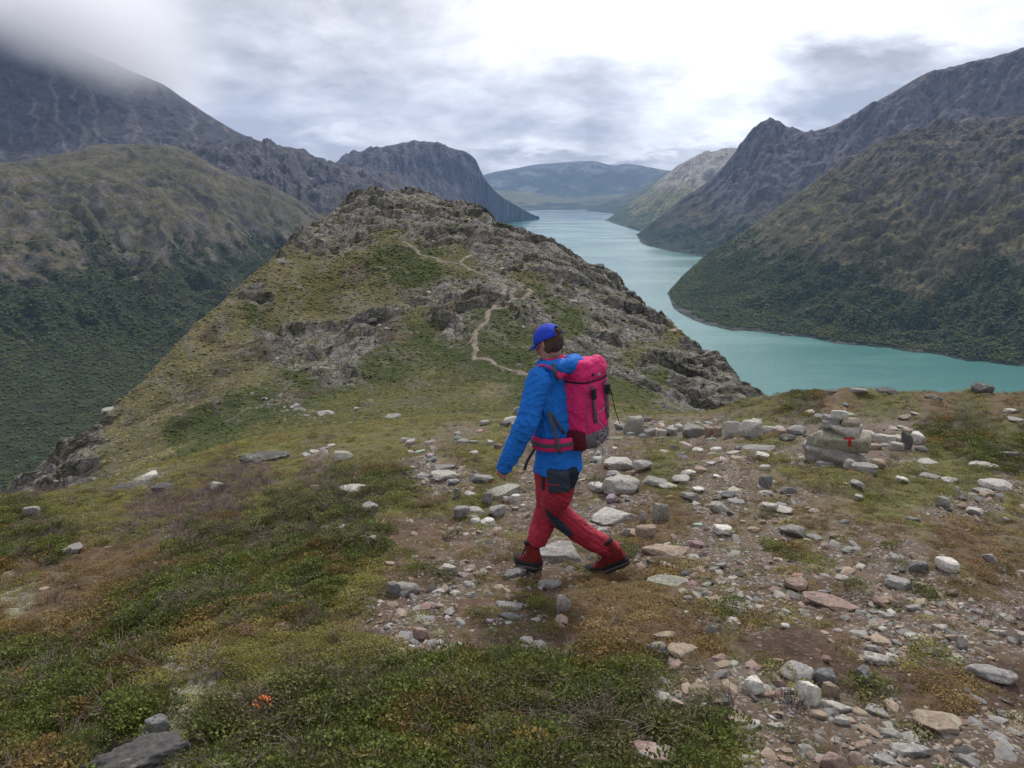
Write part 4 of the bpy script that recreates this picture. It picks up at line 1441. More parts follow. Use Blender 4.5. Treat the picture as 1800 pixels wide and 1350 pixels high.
    (1554, 784, 36, 26, 'w', 'large white boulder right of the cairn'),
    (1582, 782, 30, 22, 'p', 'pale boulder behind the dark upright stone'),
    (1574, 792, 26, 18, 'p', 'low pale stone before the dark upright stone'),
    (1592, 790, 20, 34, 'd', 'dark upright stone right of the cairn'),
    (1612, 780, 30, 26, 'w', 'rough white boulder at the right end of the heap'),
    (1618, 794, 22, 12, 'g', 'grey stone at the foot of the rough white boulder'),
    (1598, 762, 26, 10, 'r', 'brownish flat stone on top of the heap right of cairn'),
    (1630, 818, 34, 12, 'p', 'pale stone flush with the ground right of the heap'),
    (1585, 850, 22, 14, 'w', 'white stone on the green heath right of cairn'),
    (1772, 804, 34, 14, 'd', 'dark low stone in the green heath at right edge'),
    (1730, 822, 50, 16, 'p', 'pale ledge on the right, in front of green heath'),
    (1750, 862, 60, 20, 'p', 'broad pale rounded ledge near the right edge'),
    (1725, 868, 36, 12, 'g', 'grey stone at the left of the broad pale ledge'),
    (1665, 848, 30, 12, 'p', 'pale low stone between heath and ledge'),
    (1632, 842, 34, 12, 'g', 'grey low stone left of the pale ledge'),
]
for k, s_ in enumerate(STONES):
    px, py, w, h, c, lab = s_
    big = w * h > 1400
    stone(px, py, w, h, c, lab, cat='stone' if w * h < 2600 else 'boulder', name='stone' if w * h < 2600 else 'boulder',
          seed=k * 7 + 3, yaw=rng.uniform(-.35, .35), facets=9 if k % 2 else 13, sub=4 if w * h > 2200 else 3,
          asp=0.7 if k % 3 else 0.9)


# ---- the cairn with its painted route mark
def cairn():
    P, r = hit(1462, 812)
    depth = cos(PITCH) * P.y - sin(PITCH) * P.z
    k = depth / F
    root = link('cairn', None, None, label='stacked stone cairn with a red letter T painted on it', cat='cairn', loc=P)
    a = -math.atan2(P.x, P.y)
    root.rotation_euler = (0, 0, a)
    # x offset px, bottom px above foot, w, h, colour, depth factor, forward
    L = [(2, -2, 108, 32, 'd2', .62, 0, 21), (7, 25, 106, 34, 'l', .50, 0, 33), (-28, 22, 34, 22, 'g', 1.2, .04, 5),
         (12, 52, 62, 20, 'p', .75, -.02, 41), (-12, 53, 32, 14, 'g', 1.3, .05, 11), (-6, 68, 34, 16, 'g', .9, 0.02, 55), (22, 70, 32, 15, 't2', .9, -.02, 61),
         (-12, 66, 22, 10, 'd2', 1.0, -.06, 66), (4, 80, 28, 15, 'w', .8, .0, 71), (18, 82, 22, 8, 'l', .9, .05, 77), (34, 52, 14, 10, 'g', 1.0, .03, 81)]
    cs = dict(SC)
    cs['d2'] = (.23, .215, .195)
    cs['l'] = (.30, .29, .23)
    cs['t2'] = (.28, .245, .20)
    tstone = None
    for (dx, b, w, h, c, df, fw, sd_) in L:
        me = stone_mesh('stone', (w * k, w * k * df, h * k * 1.12), 500 + sd_, 4, 11, rough=.06, flat=-.1)
        o = link('stone', me, None, root)
        o.location = (dx * k, fw + .02, b * k - .01)
        o.rotation_euler = (rng.uniform(-.05, .05), rng.uniform(-.04, .04), rng.uniform(-.15, .15))
        cc = cs[c]
        o.color = (*cc, 1)
        if w == 106:
            tstone = o
    # the painted T: thin strokes laid on the face of the stone by ray casting
    bpy.context.view_layer.update()
    m, N, b_, out = mat_new('red_paint')
    geo = N.n('ShaderNodeNewGeometry').outputs['Position']
    N.l(N.mix(N.noise(geo, 60, 3), (.50, .03, .02, 1), (.36, .025, .02, 1)), b_.inputs['Base Color'])
    b_.inputs['Roughness'].default_value = .7
    M2 = tstone.matrix_world
    Mi = M2.inverted()
    bm = bmesh.new()

    def quad(x0, x1, y0, y1, nx, ny):
        g = []
        for j in range(ny + 1):
            row = []
            for i in range(nx + 1):
                px = x0 + (x1 - x0) * i / nx + random.uniform(-.3, .3)
                py = y0 + (y1 - y0) * j / ny
                dv = Mi.to_3x3() @ raydir(px, py)
                ov = Mi @ Vector((0, 0, 0))
                ok, loc, nr, _ = tstone.ray_cast(ov, dv)
                row.append(bm.verts.new(loc + nr * .004) if ok else None)
            g.append(row)
        for j in range(ny):
            for i in range(nx):
                q = [g[j][i], g[j][i + 1], g[j + 1][i + 1], g[j + 1][i]]
                if all(q):
                    bm.faces.new(q)
    quad(1484, 1503, 768, 773, 12, 4)
    quad(1491, 1496.5, 773, 785, 4, 8)
    me = bpy.data.meshes.new('painted_letter')
    bm.to_mesh(me)
    o = link('painted_letter', me, m, tstone)


bpy.context.view_layer.update()
cairn()

# ---- medium stones lying loose (each one its own object, meshes shared)
PROTO = [stone_mesh('stone', (1, rng.uniform(.6, .95), rng.uniform(.35, .7)), 900 + i, 2, 8) for i in range(14)]


def _zone_doc():
    pass


def zone_at(x, y):
    z = ground_z(x, y)
    W = near_zone(x, y, z)
    q = np.stack([fbm(x * 2.2, y * 2.2, 3, 60 + 4 * k) for k in range(len(NK))], -1)
    return sharpen(W, q, 0.42, 1.8), z


def sample_wedge(n, d0, d1, half=38, power=1.0):
    u = rng.random(n)
    e = 1 + power
    r = (d0**e + (d1**e - d0**e) * u) ** (1 / e)
    a = np.radians(rng.uniform(-half, half, n))
    return r * np.sin(a), r * np.cos(a)


hx = [o.location.x for o in COL.objects if o.name.startswith(('stone', 'boulder')) and o.parent is None]
hy = [o.location.y for o in COL.objects if o.name.startswith(('stone', 'boulder')) and o.parent is None]
hs = [max(o.dimensions.x, .1) / 2 for o in COL.objects if o.name.startswith(('stone', 'boulder')) and o.parent is None]
n_med = 0
x, y = sample_wedge(6000, 2.4, 19, 34, 0.6)
Wz, zz = zone_at(x, y)
pxs, pys = project(x, y, zz)
prob = Wz[:, NK.index('s')] * .9 + Wz[:, NK.index('b')] * .25 + Wz[:, NK.index('t')] * .12 + Wz[:, NK.index('d')] * .08 + Wz[:, NK.index('r')] * .06
for i in range(len(x)):
    if n_med >= 118:
        break
    if rng.random() > prob[i] or pys[i] > 1345 or pxs[i] < 5 or pxs[i] > 1795:
        continue
    if 905 < pxs[i] < 1115 and 940 < pys[i] < 1030:
        continue
    dd = np.hypot(x[i], y[i])
    s = min(.22, dd / F * rng.uniform(15, 27))
    if any((x[i] - a) ** 2 + (y[i] - b) ** 2 < (c + s * .5) ** 2 for a, b, c in zip(hx, hy, hs)):
        continue
    hx.append(x[i]); hy.append(y[i]); hs.append(s / 2)
    me = PROTO[rng.integers(14)]
    o = link('stone', me)
    o.location = (x[i], y[i], zz[i] - .12 * s)
    o.rotation_euler = (rng.uniform(-.2, .2), rng.uniform(-.2, .2), rng.uniform(0, 6.28))
    o.scale = (s, s, s * rng.uniform(.6, 1.0))
    c = SC[rng.choice(list('ggpptrbpg'))]
    o.color = (*[v * rng.uniform(.85, 1.15) for v in c], 1)
    side = 'right' if pxs[i] > 1100 else 'left'
    where = 'gravel' if Wz[i, NK.index('s')] > .4 else 'bare soil'
    o['label'] = f'small loose stone lying in the {where} on the {side} side of the hiker'
    o['category'] = 'stone'
    o['group'] = f'small loose stones in the {where} {side} of the hiker'
    n_med += 1

# ------------------------------------------------------------------ small stuff by the thousand
PC = {}


def scatter(name, protos, x, y, z, scale, rot, col, proto_i=None):
    coll = bpy.data.collections.new(name + '_kinds')
    for k, me in enumerate(protos):
        o = bpy.data.objects.new(f'{name}_kind_{k:02d}', me)
        coll.objects.link(o)
    n = len(x)
    me = bpy.data.meshes.new(name)
    me.vertices.add(n)
    me.vertices.foreach_set('co', np.stack([x, y, z], -1).astype(np.float32).ravel())
    at = me.attributes.new('iscale', 'FLOAT_VECTOR', 'POINT')
    at.data.foreach_set('vector', scale.astype(np.float32).ravel())
    at = me.attributes.new('irot', 'FLOAT_VECTOR', 'POINT')
    at.data.foreach_set('vector', rot.astype(np.float32).ravel())
    ca = me.attributes.new('icol', 'FLOAT_COLOR', 'POINT')
    c4 = np.ones((n, 4), np.float32)
    c4[:, :3] = col
    ca.data.foreach_set('color', c4.ravel())
    ai = me.attributes.new('ipick', 'INT', 'POINT')
    ai.data.foreach_set('value', rng.integers(0, len(protos), n).astype(np.int32))
    me.update()
    o = link(name, me, kind='stuff')
    ng = bpy.data.node_groups.new(name, 'GeometryNodeTree')
    ng.interface.new_socket('Geometry', in_out='INPUT', socket_type='NodeSocketGeometry')
    ng.interface.new_socket('Geometry', in_out='OUTPUT', socket_type='NodeSocketGeometry')
    gi = ng.nodes.new('NodeGroupInput')
    go = ng.nodes.new('NodeGroupOutput')
    ip = ng.nodes.new('GeometryNodeInstanceOnPoints')
    ci = ng.nodes.new('GeometryNodeCollectionInfo')
    ci.inputs['Collection'].default_value = coll
    ci.inputs['Separate Children'].default_value = True
    ci.inputs['Reset Children'].default_value = True
    ng.links.new(gi.outputs[0], ip.inputs['Points'])
    ng.links.new(ci.outputs[0], ip.inputs['Instance'])
    ip.inputs['Pick Instance'].default_value = True

    def named(nm, typ):
        nd = ng.nodes.new('GeometryNodeInputNamedAttribute')
        nd.data_type = typ
        nd.inputs[0].default_value = nm
        return nd.outputs['Attribute']
    ng.links.new(named('ipick', 'INT'), ip.inputs['Instance Index'])
    ng.links.new(named('irot', 'FLOAT_VECTOR'), ip.inputs['Rotation'])
    ng.links.new(named('iscale', 'FLOAT_VECTOR'), ip.inputs['Scale'])
    ng.links.new(ip.outputs[0], go.inputs[0])
    md = o.modifiers.new('scatter', 'NODES')
    md.node_group = ng
    return o


def tri_mesh(name, V, Fc, lv, mat):
    me = bpy.data.meshes.new(name)
    me.from_pydata([tuple(v) for v in V], [], Fc)
    at = me.attributes.new('lv', 'FLOAT', 'POINT')
    at.data.foreach_set('value', np.array(lv, np.float32))
    me.materials.append(mat)
    return me


def leaf_clump(seed, n, R, H, L, wd=.62, mat=None, twigs=10):
    r_ = np.random.default_rng(seed)
    V, Fc, lv = [], [], []
    for i in range(n):
        a = r_.uniform(0, 2 * pi)
        q = sqrt(r_.uniform(0, 1)) * R
        top = H * (1 - (q / R) ** 2 * .75)
        z = top * r_.uniform(.25, 1.0) ** .6
        c = np.array([q * cos(a), q * sin(a), z])
        dirv = np.array([cos(a) * .6 + r_.normal() * .7, sin(a) * .6 + r_.normal() * .7, r_.uniform(-.1, .9)])
        dirv /= np.linalg.norm(dirv)
        side = np.cross(dirv, [r_.normal() * .5, r_.normal() * .5, 1.0])
        side /= max(np.linalg.norm(side), 1e-6)
        l = L * r_.uniform(.7, 1.3)
        w = l * wd * .5
        b = len(V)
        V += [c, c + dirv * l * .5 + side * w, c + dirv * l, c + dirv * l * .5 - side * w]
        Fc.append((b, b + 1, b + 2, b + 3))
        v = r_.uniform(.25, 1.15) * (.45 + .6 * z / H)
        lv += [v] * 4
    for i in range(twigs):
        a = r_.uniform(0, 2 * pi)
        q = R * r_.uniform(.3, 1)
        p0 = np.array([0, 0, 0.])
        p1 = np.array([q * cos(a), q * sin(a), H * r_.uniform(.6, 1.15)])
        s = np.array([-sin(a), cos(a), 0]) * .0012 * (R / .09)
        b = len(V)
        V += [p0 - s, p0 + s, p1 + s * .4, p1 - s * .4]
        Fc.append((b, b + 1, b + 2, b + 3))
        lv += [.12] * 4
    return tri_mesh('clump', V, Fc, lv, mat)


def tuft(seed, n, R, H, mat, lean=.6, w=.0016):
    r_ = np.random.default_rng(seed)
    V, Fc, lv = [], [], []
    for i in range(n):
        a = r_.uniform(0, 2 * pi)
        q = sqrt(r_.random()) * R
        p = np.array([q * cos(a), q * sin(a), 0])
        a2 = a + r_.normal() * .9
        ln = H * r_.uniform(.5, 1.1)
        out = np.array([cos(a2), sin(a2), 0])
        s = np.array([-sin(a2), cos(a2), 0]) * w
        k1 = p + out * ln * .22 * lean + np.array([0, 0, ln * .6])
        k2 = p + out * ln * (.75 * lean) + np.array([0, 0, ln * (.95 - .35 * r_.random())])
        b = len(V)
        V += [p - s, p + s, k1 + s * .8, k1 - s * .8, k2]
        Fc += [(b, b + 1, b + 2, b + 3), (b + 3, b + 2, b + 4)]
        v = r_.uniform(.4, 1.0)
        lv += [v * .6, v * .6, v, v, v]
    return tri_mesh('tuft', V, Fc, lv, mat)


M_LEAF = mat_instance('leaf', .6, 0.25, var=.25, spec=.25)
M_STRAW = mat_instance('straw', .8, 0.2, var=.25)
M_GRAV = mat_instance('gravel', .9, 0, True, .7, .15)


def norm_rot(n, tilt=.25):
    return np.stack([rng.normal(0, tilt, n), rng.normal(0, tilt, n), rng.uniform(0, 2 * pi, n)], -1)


def avoid_stones(x, y, pad=.75):
    ok = np.ones(len(x), bool)
    for a, b, c in zip(hx, hy, hs):
        ok &= (x - a) ** 2 + (y - b) ** 2 > (c * pad) ** 2
    return ok


zi = {c: NK.index(c) for c in NK}

# dwarf shrub mats
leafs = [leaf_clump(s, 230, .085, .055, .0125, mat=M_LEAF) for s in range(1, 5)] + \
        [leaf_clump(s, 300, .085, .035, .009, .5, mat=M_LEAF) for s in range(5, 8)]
xs, ys = [], []
for n, a, b in ((17000, 1.7, 6), (20000, 6, 13), (20000, 13, 34)):
    q = sample_wedge(int(n * 1.22), a, b, 48)
    xs.append(q[0]); ys.append(q[1])
x, y = np.concatenate(xs), np.concatenate(ys)
Wz, zz = zone_at(x, y)
pr = (Wz[:, zi['G']] * 1.0 + Wz[:, zi['g']] * .8 + Wz[:, zi['o']] * .45 + Wz[:, zi['p']] * .35 + Wz[:, zi['w']] * .25
      + Wz[:, zi['r']] * .22 + Wz[:, zi['b']] * .05 + Wz[:, zi['t']] * .10 + Wz[:, zi['s']] * .015)
hole = sstep(fbm(x * 1.7, y * 1.7, 4, 501), -.42, -.2)
keep = (rng.random(len(x)) < pr * hole) & avoid_stones(x, y, .8)
x, y, zz, Wz = x[keep], y[keep], zz[keep], Wz[keep]
dd = np.hypot(x, y)
gl = Wz[:, zi['G']] / np.maximum(Wz[:, zi['G']] + Wz[:, zi['g']] + Wz[:, zi['o']] + .3 * Wz[:, zi['r']], .05)
hue = fbm(x * .9, y * .9, 4, 511) + .5 * fbm(x * 4, y * 4, 3, 513) + rng.normal(0, .16, len(x))
green = np.array((.098, .125, .022)); olive = np.array((.175, .165, .028)); rusty = np.array((.18, .095, .030)); dull = np.array((.105, .085, .045))
c = green * gl[:, None] + olive * (1 - gl[:, None])
k = sstep(hue, .12, .5)[:, None] * .7
c = c * (1 - k) + rusty * k
k = sstep(-hue, .12, .45)[:, None] * .65
c = c * (1 - k) + dull * k
rr = np.clip(Wz[:, zi['r']] * 1.2, 0, .7)[:, None]
c = c * (1 - rr) + rusty * rr
c = c * rng.uniform(.6, 1.25, len(x))[:, None]
s = rng.uniform(.45, 1.3, len(x)) * (1 + .9 * sstep(dd, 7, 24))
tall = .55 + .8 * gl + .45 * fbm(x * 1.3, y * 1.3, 3, 517)
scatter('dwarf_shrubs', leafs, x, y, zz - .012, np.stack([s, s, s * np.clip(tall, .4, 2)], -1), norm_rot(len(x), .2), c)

# heather twigs
tw = [tuft(50 + i, 34, .05, .12, M_STRAW, 1.2, .0011) for i in range(4)]
x, y = sample_wedge(32000, 1.7, 22, 48, .7)
Wz, zz = zone_at(x, y)
keep = rng.random(len(x)) < Wz[:, zi['p']] * .9 + Wz[:, zi['G']] * .30 + Wz[:, zi['g']] * .12
x, y, zz, Wz = x[keep], y[keep], zz[keep], Wz[keep]
c = np.where(rng.random(len(x))[:, None] < .6, np.array((.14, .10, .10)), np.array((.10, .08, .06))) * rng.uniform(.6, 1.4, len(x))[:, None]
s = rng.uniform(.6, 1.5, len(x))
scatter('heather_twigs', tw, x, y, zz, np.stack([s, s, s * .8], -1), norm_rot(len(x), .3), c)

# a sprig of orange leaves in the green shrubs
P_, r_ = hit(465, 1258)
mo, No, bo, oo = mat_new('orange_leaf')
bo.inputs['Base Color'].default_value = (.62, .13, .02, 1)
o = link('leaf_sprig', leaf_clump(95, 26, .035, .03, .012, .6, mat=mo, twigs=2), label='sprig of bright orange leaves in the green shrubs at bottom left', cat='plant')
o.location = P_ + Vector((0, 0, .055))

# dry grass
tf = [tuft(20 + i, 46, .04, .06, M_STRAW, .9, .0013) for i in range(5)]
xs, ys = [], []
for n, a, b in ((24000, 1.8, 7), (26000, 7, 15), (14000, 15, 34)):
    q = sample_wedge(int(n * 1.22), a, b, 48)
    xs.append(q[0]); ys.append(q[1])
x, y = np.concatenate(xs), np.concatenate(ys)
Wz, zz = zone_at(x, y)
cl = sstep(fbm(x * 2.6, y * 2.6, 3, 531), -.25, .15)
pr = (Wz[:, zi['r']] * .75 + Wz[:, zi['t']] * .9 + Wz[:, zi['d']] * .10 + Wz[:, zi['b']] * .10 + Wz[:, zi['o']] * .5 + Wz[:, zi['s']] * .02 + Wz[:, zi['g']] * .10) * cl
keep = (rng.random(len(x)) < pr) & avoid_stones(x, y, .9)
x, y, zz, Wz = x[keep], y[keep], zz[keep], Wz[keep]
dd = np.hypot(x, y)
hue = fbm(x * 1.1, y * 1.1, 4, 541) + rng.normal(0, .15, len(x))
t_ = sstep(hue, -.3, .4)[:, None]
c = np.array((.21, .165, .085)) * t_ + np.array((.16, .10, .055)) * (1 - t_)
ow = np.clip(Wz[:, zi['o']] + Wz[:, zi['g']], 0, 1)[:, None]
c = c * (1 - .7 * ow) + np.array((.11, .115, .04)) * .7 * ow
c = c * rng.uniform(.7, 1.25, len(x))[:, None]
s = rng.uniform(.35, 1.0, len(x)) * (1 + .5 * sstep(dd, 8, 24))
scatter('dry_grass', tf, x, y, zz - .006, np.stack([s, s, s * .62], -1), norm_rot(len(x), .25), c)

# pale lichen cushions
lc = [leaf_clump(70 + i, 150, .05, .025, .008, .9, mat=M_STRAW, twigs=0) for i in range(3)]
x, y = sample_wedge(27000, 1.7, 16, 48, .7)
Wz, zz = zone_at(x, y)
keep = rng.random(len(x)) < Wz[:, zi['w']] * .9 + Wz[:, zi['r']] * .02 * (x < 0) + Wz[:, zi['G']] * .012
x, y, zz = x[keep], y[keep], zz[keep]
c = np.array((.42, .40, .30)) * rng.uniform(.6, 1.15, len(x))[:, None]
s = rng.uniform(.5, 1.1, len(x))
scatter('lichen', lc, x, y, zz, np.stack([s, s, s], -1), norm_rot(len(x), .2), c)

# gravel
gp = []
for i in range(10):
    me = stone_mesh('pebble', (1, rng.uniform(.6, .95), rng.uniform(.3, .6)), 1300 + i, 2 if i < 4 else 1, 7)
    me.materials.clear()
    me.materials.append(M_GRAV)
    gp.append(me)
xs, ys = [], []
for n, a, b in ((30000, 1.8, 5), (34000, 5, 10), (16000, 10, 26)):
    q = sample_wedge(int(n * 1.22), a, b, 48)
    xs.append(q[0]); ys.append(q[1])
x, y = np.concatenate(xs), np.concatenate(ys)
Wz, zz = zone_at(x, y)
cl = sstep(fbm(x * 1.9, y * 1.9, 4, 551), -.55, .1)
pr = (Wz[:, zi['s']] * .66 * (.25 + .75 * cl) + Wz[:, zi['b']] * .28 * cl + Wz[:, zi['d']] * .06 + Wz[:, zi['t']] * .15 * cl + Wz[:, zi['r']] * .05
      + Wz[:, zi['p']] * .03 + Wz[:, zi['w']] * .05 + Wz[:, zi['o']] * .015)
keep = (rng.random(len(x)) < pr) & avoid_stones(x, y, .7)
x, y, zz, Wz = x[keep], y[keep], zz[keep], Wz[keep]
dd = np.hypot(x, y)
s = .0088 * (rng.pareto(1.85, len(x)) + 1) * (1 + .10 * dd)
s = np.minimum(s, .095) * np.where(Wz[:, zi['s']] > .3, 1, .75)
pal = np.array([SC[c] for c in 'gggptttrgdtrpgl'])
c = pal[rng.integers(0, len(pal), len(x))] * rng.uniform(.7, 1.15, len(x))[:, None]
scatter('gravel', gp, x, y, zz - .15 * s, np.stack([s, s, s * rng.uniform(.6, 1, len(x))], -1), norm_rot(len(x), .3), c)


# ---- woods on the slopes, stones and heath on the hill: too many and too far to be told apart
def lump(seed, mat, sub=2, rough=.35):
    r_ = np.random.default_rng(seed)
    bm = bmesh.new()
    bmesh.ops.create_icosphere(bm, subdivisions=sub, radius=.5)
    V = np.array([v.co[:] for v in bm.verts])
    n = fbm(V[:, 0] * 5 + seed, V[:, 1] * 5 + V[:, 2] * 4, 3, seed) * rough + r_.normal(0, .07, len(V))
    for v, q in zip(bm.verts, V * (1 + n)[:, None]):
        v.co = q
    me = bpy.data.meshes.new('lump')
    bm.to_mesh(me)
    bm.free()
    at = me.attributes.new('lv', 'FLOAT', 'POINT')
    at.data.foreach_set('value', r_.uniform(.3, .9, len(me.vertices)).astype(np.float32))
    me.materials.append(mat)
    return me


M_WOOD = mat_instance('foliage', .9, 0, var=.5, spec=.1)
lumps = [lump(i, M_WOOD) for i in range(5)]


def on_grid(g, n, cond, w=None):
    az, D_, Z_ = g
    X_, Y_ = D_ * np.sin(az)[None, :], D_ * np.cos(az)[None, :]
    i = rng.integers(0, D_.shape[0] - 1, n * 3)
    j = rng.integers(0, D_.shape[1] - 1, n * 3)
    a, b = rng.random(n * 3), rng.random(n * 3)

    def q(A_):
        return (A_[i, j] * (1 - a) + A_[i + 1, j] * a) * (1 - b) + (A_[i, j + 1] * (1 - a) + A_[i + 1, j + 1] * a) * b
    x_, y_, z__ = q(X_), q(Y_), q(Z_)
    k = cond(x_, y_, z__, i)
    x_, y_, z__ = x_[k][:n], y_[k][:n], z__[k][:n]
    return x_, y_, z__


wx, wy, wz = [], [], []
def c1(x, y, z, i):
    p = 1 - sstep((z + 215) / 60 + 2.4 * fbm(x / 150, y / 150, 5, 211, gain=.6) + 1.5 * fbm(x / 40, y / 40, 4, 213), -.5, .6)
    return (rng.random(len(x)) < p) & (z > LAKE + 5) & (i > 3)
q = on_grid(R1g, 26000, c1); wx.append(q[0]); wy.append(q[1]); wz.append(q[2])
def c2(x, y, z, i):
    p = 1 - sstep((z + 165) / 70 + 2.2 * fbm(x / 150, y / 150, 5, 421, gain=.6) + 1.4 * fbm(x / 35, y / 35, 4, 425), -.5, .5)
    return (rng.random(len(x)) < p) & (np.hypot(x, y) > 600)
q = on_grid(VALg, 34000, c2); wx.append(q[0]); wy.append(q[1]); wz.append(q[2])
x, y, z = np.concatenate(wx), np.concatenate(wy), np.concatenate(wz)
n = len(x)
s = rng.uniform(2.2, 7.0, n) * (.6 + .4 * sstep(np.hypot(x, y), 800, 1800))
t_ = sstep(fbm(x / 120, y / 120, 4, 601) + rng.normal(0, .2, n), -.4, .5)[:, None]
c = (np.array((.044, .060, .020)) * (1 - t_) + np.array((.070, .076, .028)) * t_) * rng.uniform(.7, 1.25, n)[:, None]
scatter('birch_wood', lumps, x, y, z + s * .15, np.stack([s, s, s * .7], -1), norm_rot(n, .2), c)

PATHS = [
    ([(945, 664), (925, 657), (900, 650), (870, 639), (845, 632), (832, 630)], .62),
    ([(835, 632), (836, 612), (832, 600), (838, 590), (848, 570), (860, 552), (868, 545), (885, 538), (905, 528), (925, 520), (932, 511), (915, 504), (885, 497),
      (860, 488), (830, 476), (808, 464), (780, 460), (755, 452), (735, 442), (722, 432), (705, 424)], .50),
    ([(826, 606), (830, 592), (842, 578)], .35),
    ([(866, 546), (874, 530), (884, 512), (890, 500)], .8),
    ([(900, 530), (898, 515), (905, 505)], .5),
    ([(806, 466), (815, 455), (828, 448)], .5),
    ([(728, 356), (745, 352), (760, 362), (790, 368)], .5)]


def off_path(px, py):
    ok = np.ones(len(px), bool)
    for pix, w_ in PATHS:
        for (x0, y0), (x1, y1) in zip(pix[:-1], pix[1:]):
            t_ = np.clip(((px - x0) * (x1 - x0) + (py - y0) * (y1 - y0)) / ((x1 - x0)**2 + (y1 - y0)**2), 0, 1)
            ok &= ((px - x0 - t_ * (x1 - x0)) / 7) ** 2 + ((py - y0 - t_ * (y1 - y0)) / 4.5) ** 2 > 1
    return ok


hp = []
for i in range(8):
    me = stone_mesh('hill_stone', (1, rng.uniform(.6, .95), rng.uniform(.35, .6)), 1700 + i, 1, 8)
    me.materials.clear()
    me.materials.append(M_GRAV)
    hp.append(me)
x, y = sample_wedge(90000, 30, 235, 36, 1.1)
z = ground_z(x, y)
W_h = hill_zone(x, y, z)
nh_ = np.stack([fbm(x * 0.25, y * 0.25, 4, 80 + 5 * k) for k in range(len(HK))], -1)
W_h = sharpen(W_h, nh_, .35, 3.0)
cl = sstep(fbm(x * .12, y * .12, 4, 611), -.1, .35)
pr = W_h[:, HK.index('R')] * .13 + cl * (W_h[:, HK.index('Y')] * .14 + W_h[:, HK.index('B')] * .16 + W_h[:, HK.index('o')] * .06 + W_h[:, HK.index('G')] * .02)
px, py = project(x, y, z)
scr = np.exp(-(((px - 500) / 45) ** 2 + ((py - 712 - (px - 500) * .22) / 14) ** 2)) + .8 * np.exp(-(((px - 890) / 18) ** 2 + ((py - 522) / 14) ** 2))
pr = np.maximum(pr, np.clip(scr * 1.6, 0, 1))
keep = (rng.random(len(x)) < pr) & off_path(px, py)
x, y, z, scr = x[keep], y[keep], z[keep], scr[keep]
n = len(x)
s = .16 * (rng.pareto(2.2, n) + 1) * (.6 + np.hypot(x, y) / 190)
s = np.minimum(s, 2.2)
c = np.array([SC[k] for k in 'ggpbtlgg'])[rng.integers(0, 8, n)] * rng.uniform(.55, 1.0, n)[:, None]
scatter('hill_stones', hp, x, y, z - .2 * s, np.stack([s, s, s * .8], -1), norm_rot(n, .3), c)

x, y = sample_wedge(150000, 24, 235, 36, 1.0)
z = ground_z(x, y)
W_h = hill_zone(x, y, z)
nh_ = np.stack([fbm(x * 0.25, y * 0.25, 4, 80 + 5 * k) for k in range(len(HK))], -1)
W_h = sharpen(W_h, nh_, .35, 3.0)
gG, gO, gY, gB, gR_ = [W_h[:, HK.index(k)] for k in 'GoYBR']
pr = gG * .75 + W_h[:, HK.index('g')] * .6 + gO * .5 + gY * .4 + gB * .4 + gR_ * .14
px, py = project(x, y, z)
keep = (rng.random(len(x)) < pr) & off_path(px, py)
x, y, z = x[keep], y[keep], z[keep]
gG, gY, gB = gG[keep][:, None], gY[keep][:, None], gB[keep][:, None]
n = len(x)
c = np.array((.098, .096, .034)) * (1 - gG - gY - gB) + np.array((.055, .068, .020)) * gG + np.array((.150, .135, .062)) * gY + np.array((.085, .066, .040)) * gB
c = np.clip(c, .02, 1) * rng.uniform(.6, 1.15, n)[:, None]
s = rng.uniform(.16, .48, n) * (.5 + np.hypot(x, y) / 140)
scatter('hill_heath', lumps, x, y, z, np.stack([s, s, s * .32], -1), norm_rot(n, .2), c)


#@@ENDN@@
# ------------------------------------------------------------------ the hiker
PG, _r = hit(1000, 1008)
Y0 = PG.y


def Q(px, py, dy=0.0):
    """point seen at this pixel in the upright plane through the hiker, dy metres farther away"""
    x, y, s = ray(px, py)
    r = (Y0 + dy) / y
    return Vector((x * r, y * r, s * r))


KP = (cos(PITCH) * Y0 + sin(PITCH) * 1.7) / F          # metres per photograph pixel at the hiker
FW = Vector((-.80, .60, 0)).normalized()              # walking direction
LF = Vector((-FW.y, FW.x, 0))                           # the hiker's left
LF = Vector((-.60, -.80, 0))
UP = Vector((0, 0, 1))


def tube(bm, pts, radii, side=None, n=18, cap=True, sq=0.0):
    """closed tube through pts; radii: (across, fore-aft) pairs; side: direction of the first radius"""
    rings = []
    for i, p in enumerate(pts):
        a = pts[max(i - 1, 0)]
        b = pts[min(i + 1, len(pts) - 1)]
        tdir = (b - a).normalized()
        s = side.copy() if side is not None else LF.copy()
        s = (s - tdir * s.dot(tdir))
        if s.length < 1e-4:
            s = Vector((1, 0, 0))
        s.normalize()
        f = tdir.cross(s)
        r = radii[i]
        if not hasattr(r, '__len__'):
            r = (r, r)
        ring = []
        for j in range(n):
            t = 2 * pi * j / n
            ct, st = cos(t), sin(t)
            if sq:
                q = (abs(ct) ** (2 + sq * 6) + abs(st) ** (2 + sq * 6)) ** (-1 / (2 + sq * 6))
                ct, st = ct * q, st * q
            ring.append(bm.verts.new(p + s * r[0] * ct + f * r[1] * st))
        rings.append(ring)
    for a, b in zip(rings[:-1], rings[1:]):
        for j in range(n):
            bm.faces.new((a[j], a[(j + 1) % n], b[(j + 1) % n], b[j]))
    if cap:
        for ring, fl in ((rings[0], True), (rings[-1], False)):
            c = sum((v.co for v in ring), Vector()) / n
            cv = bm.verts.new(c)
            for j in range(n):
                q = (cv, ring[(j + 1) % n], ring[j]) if fl else (cv, ring[j], ring[(j + 1) % n])
                bm.faces.new(q)
    return rings


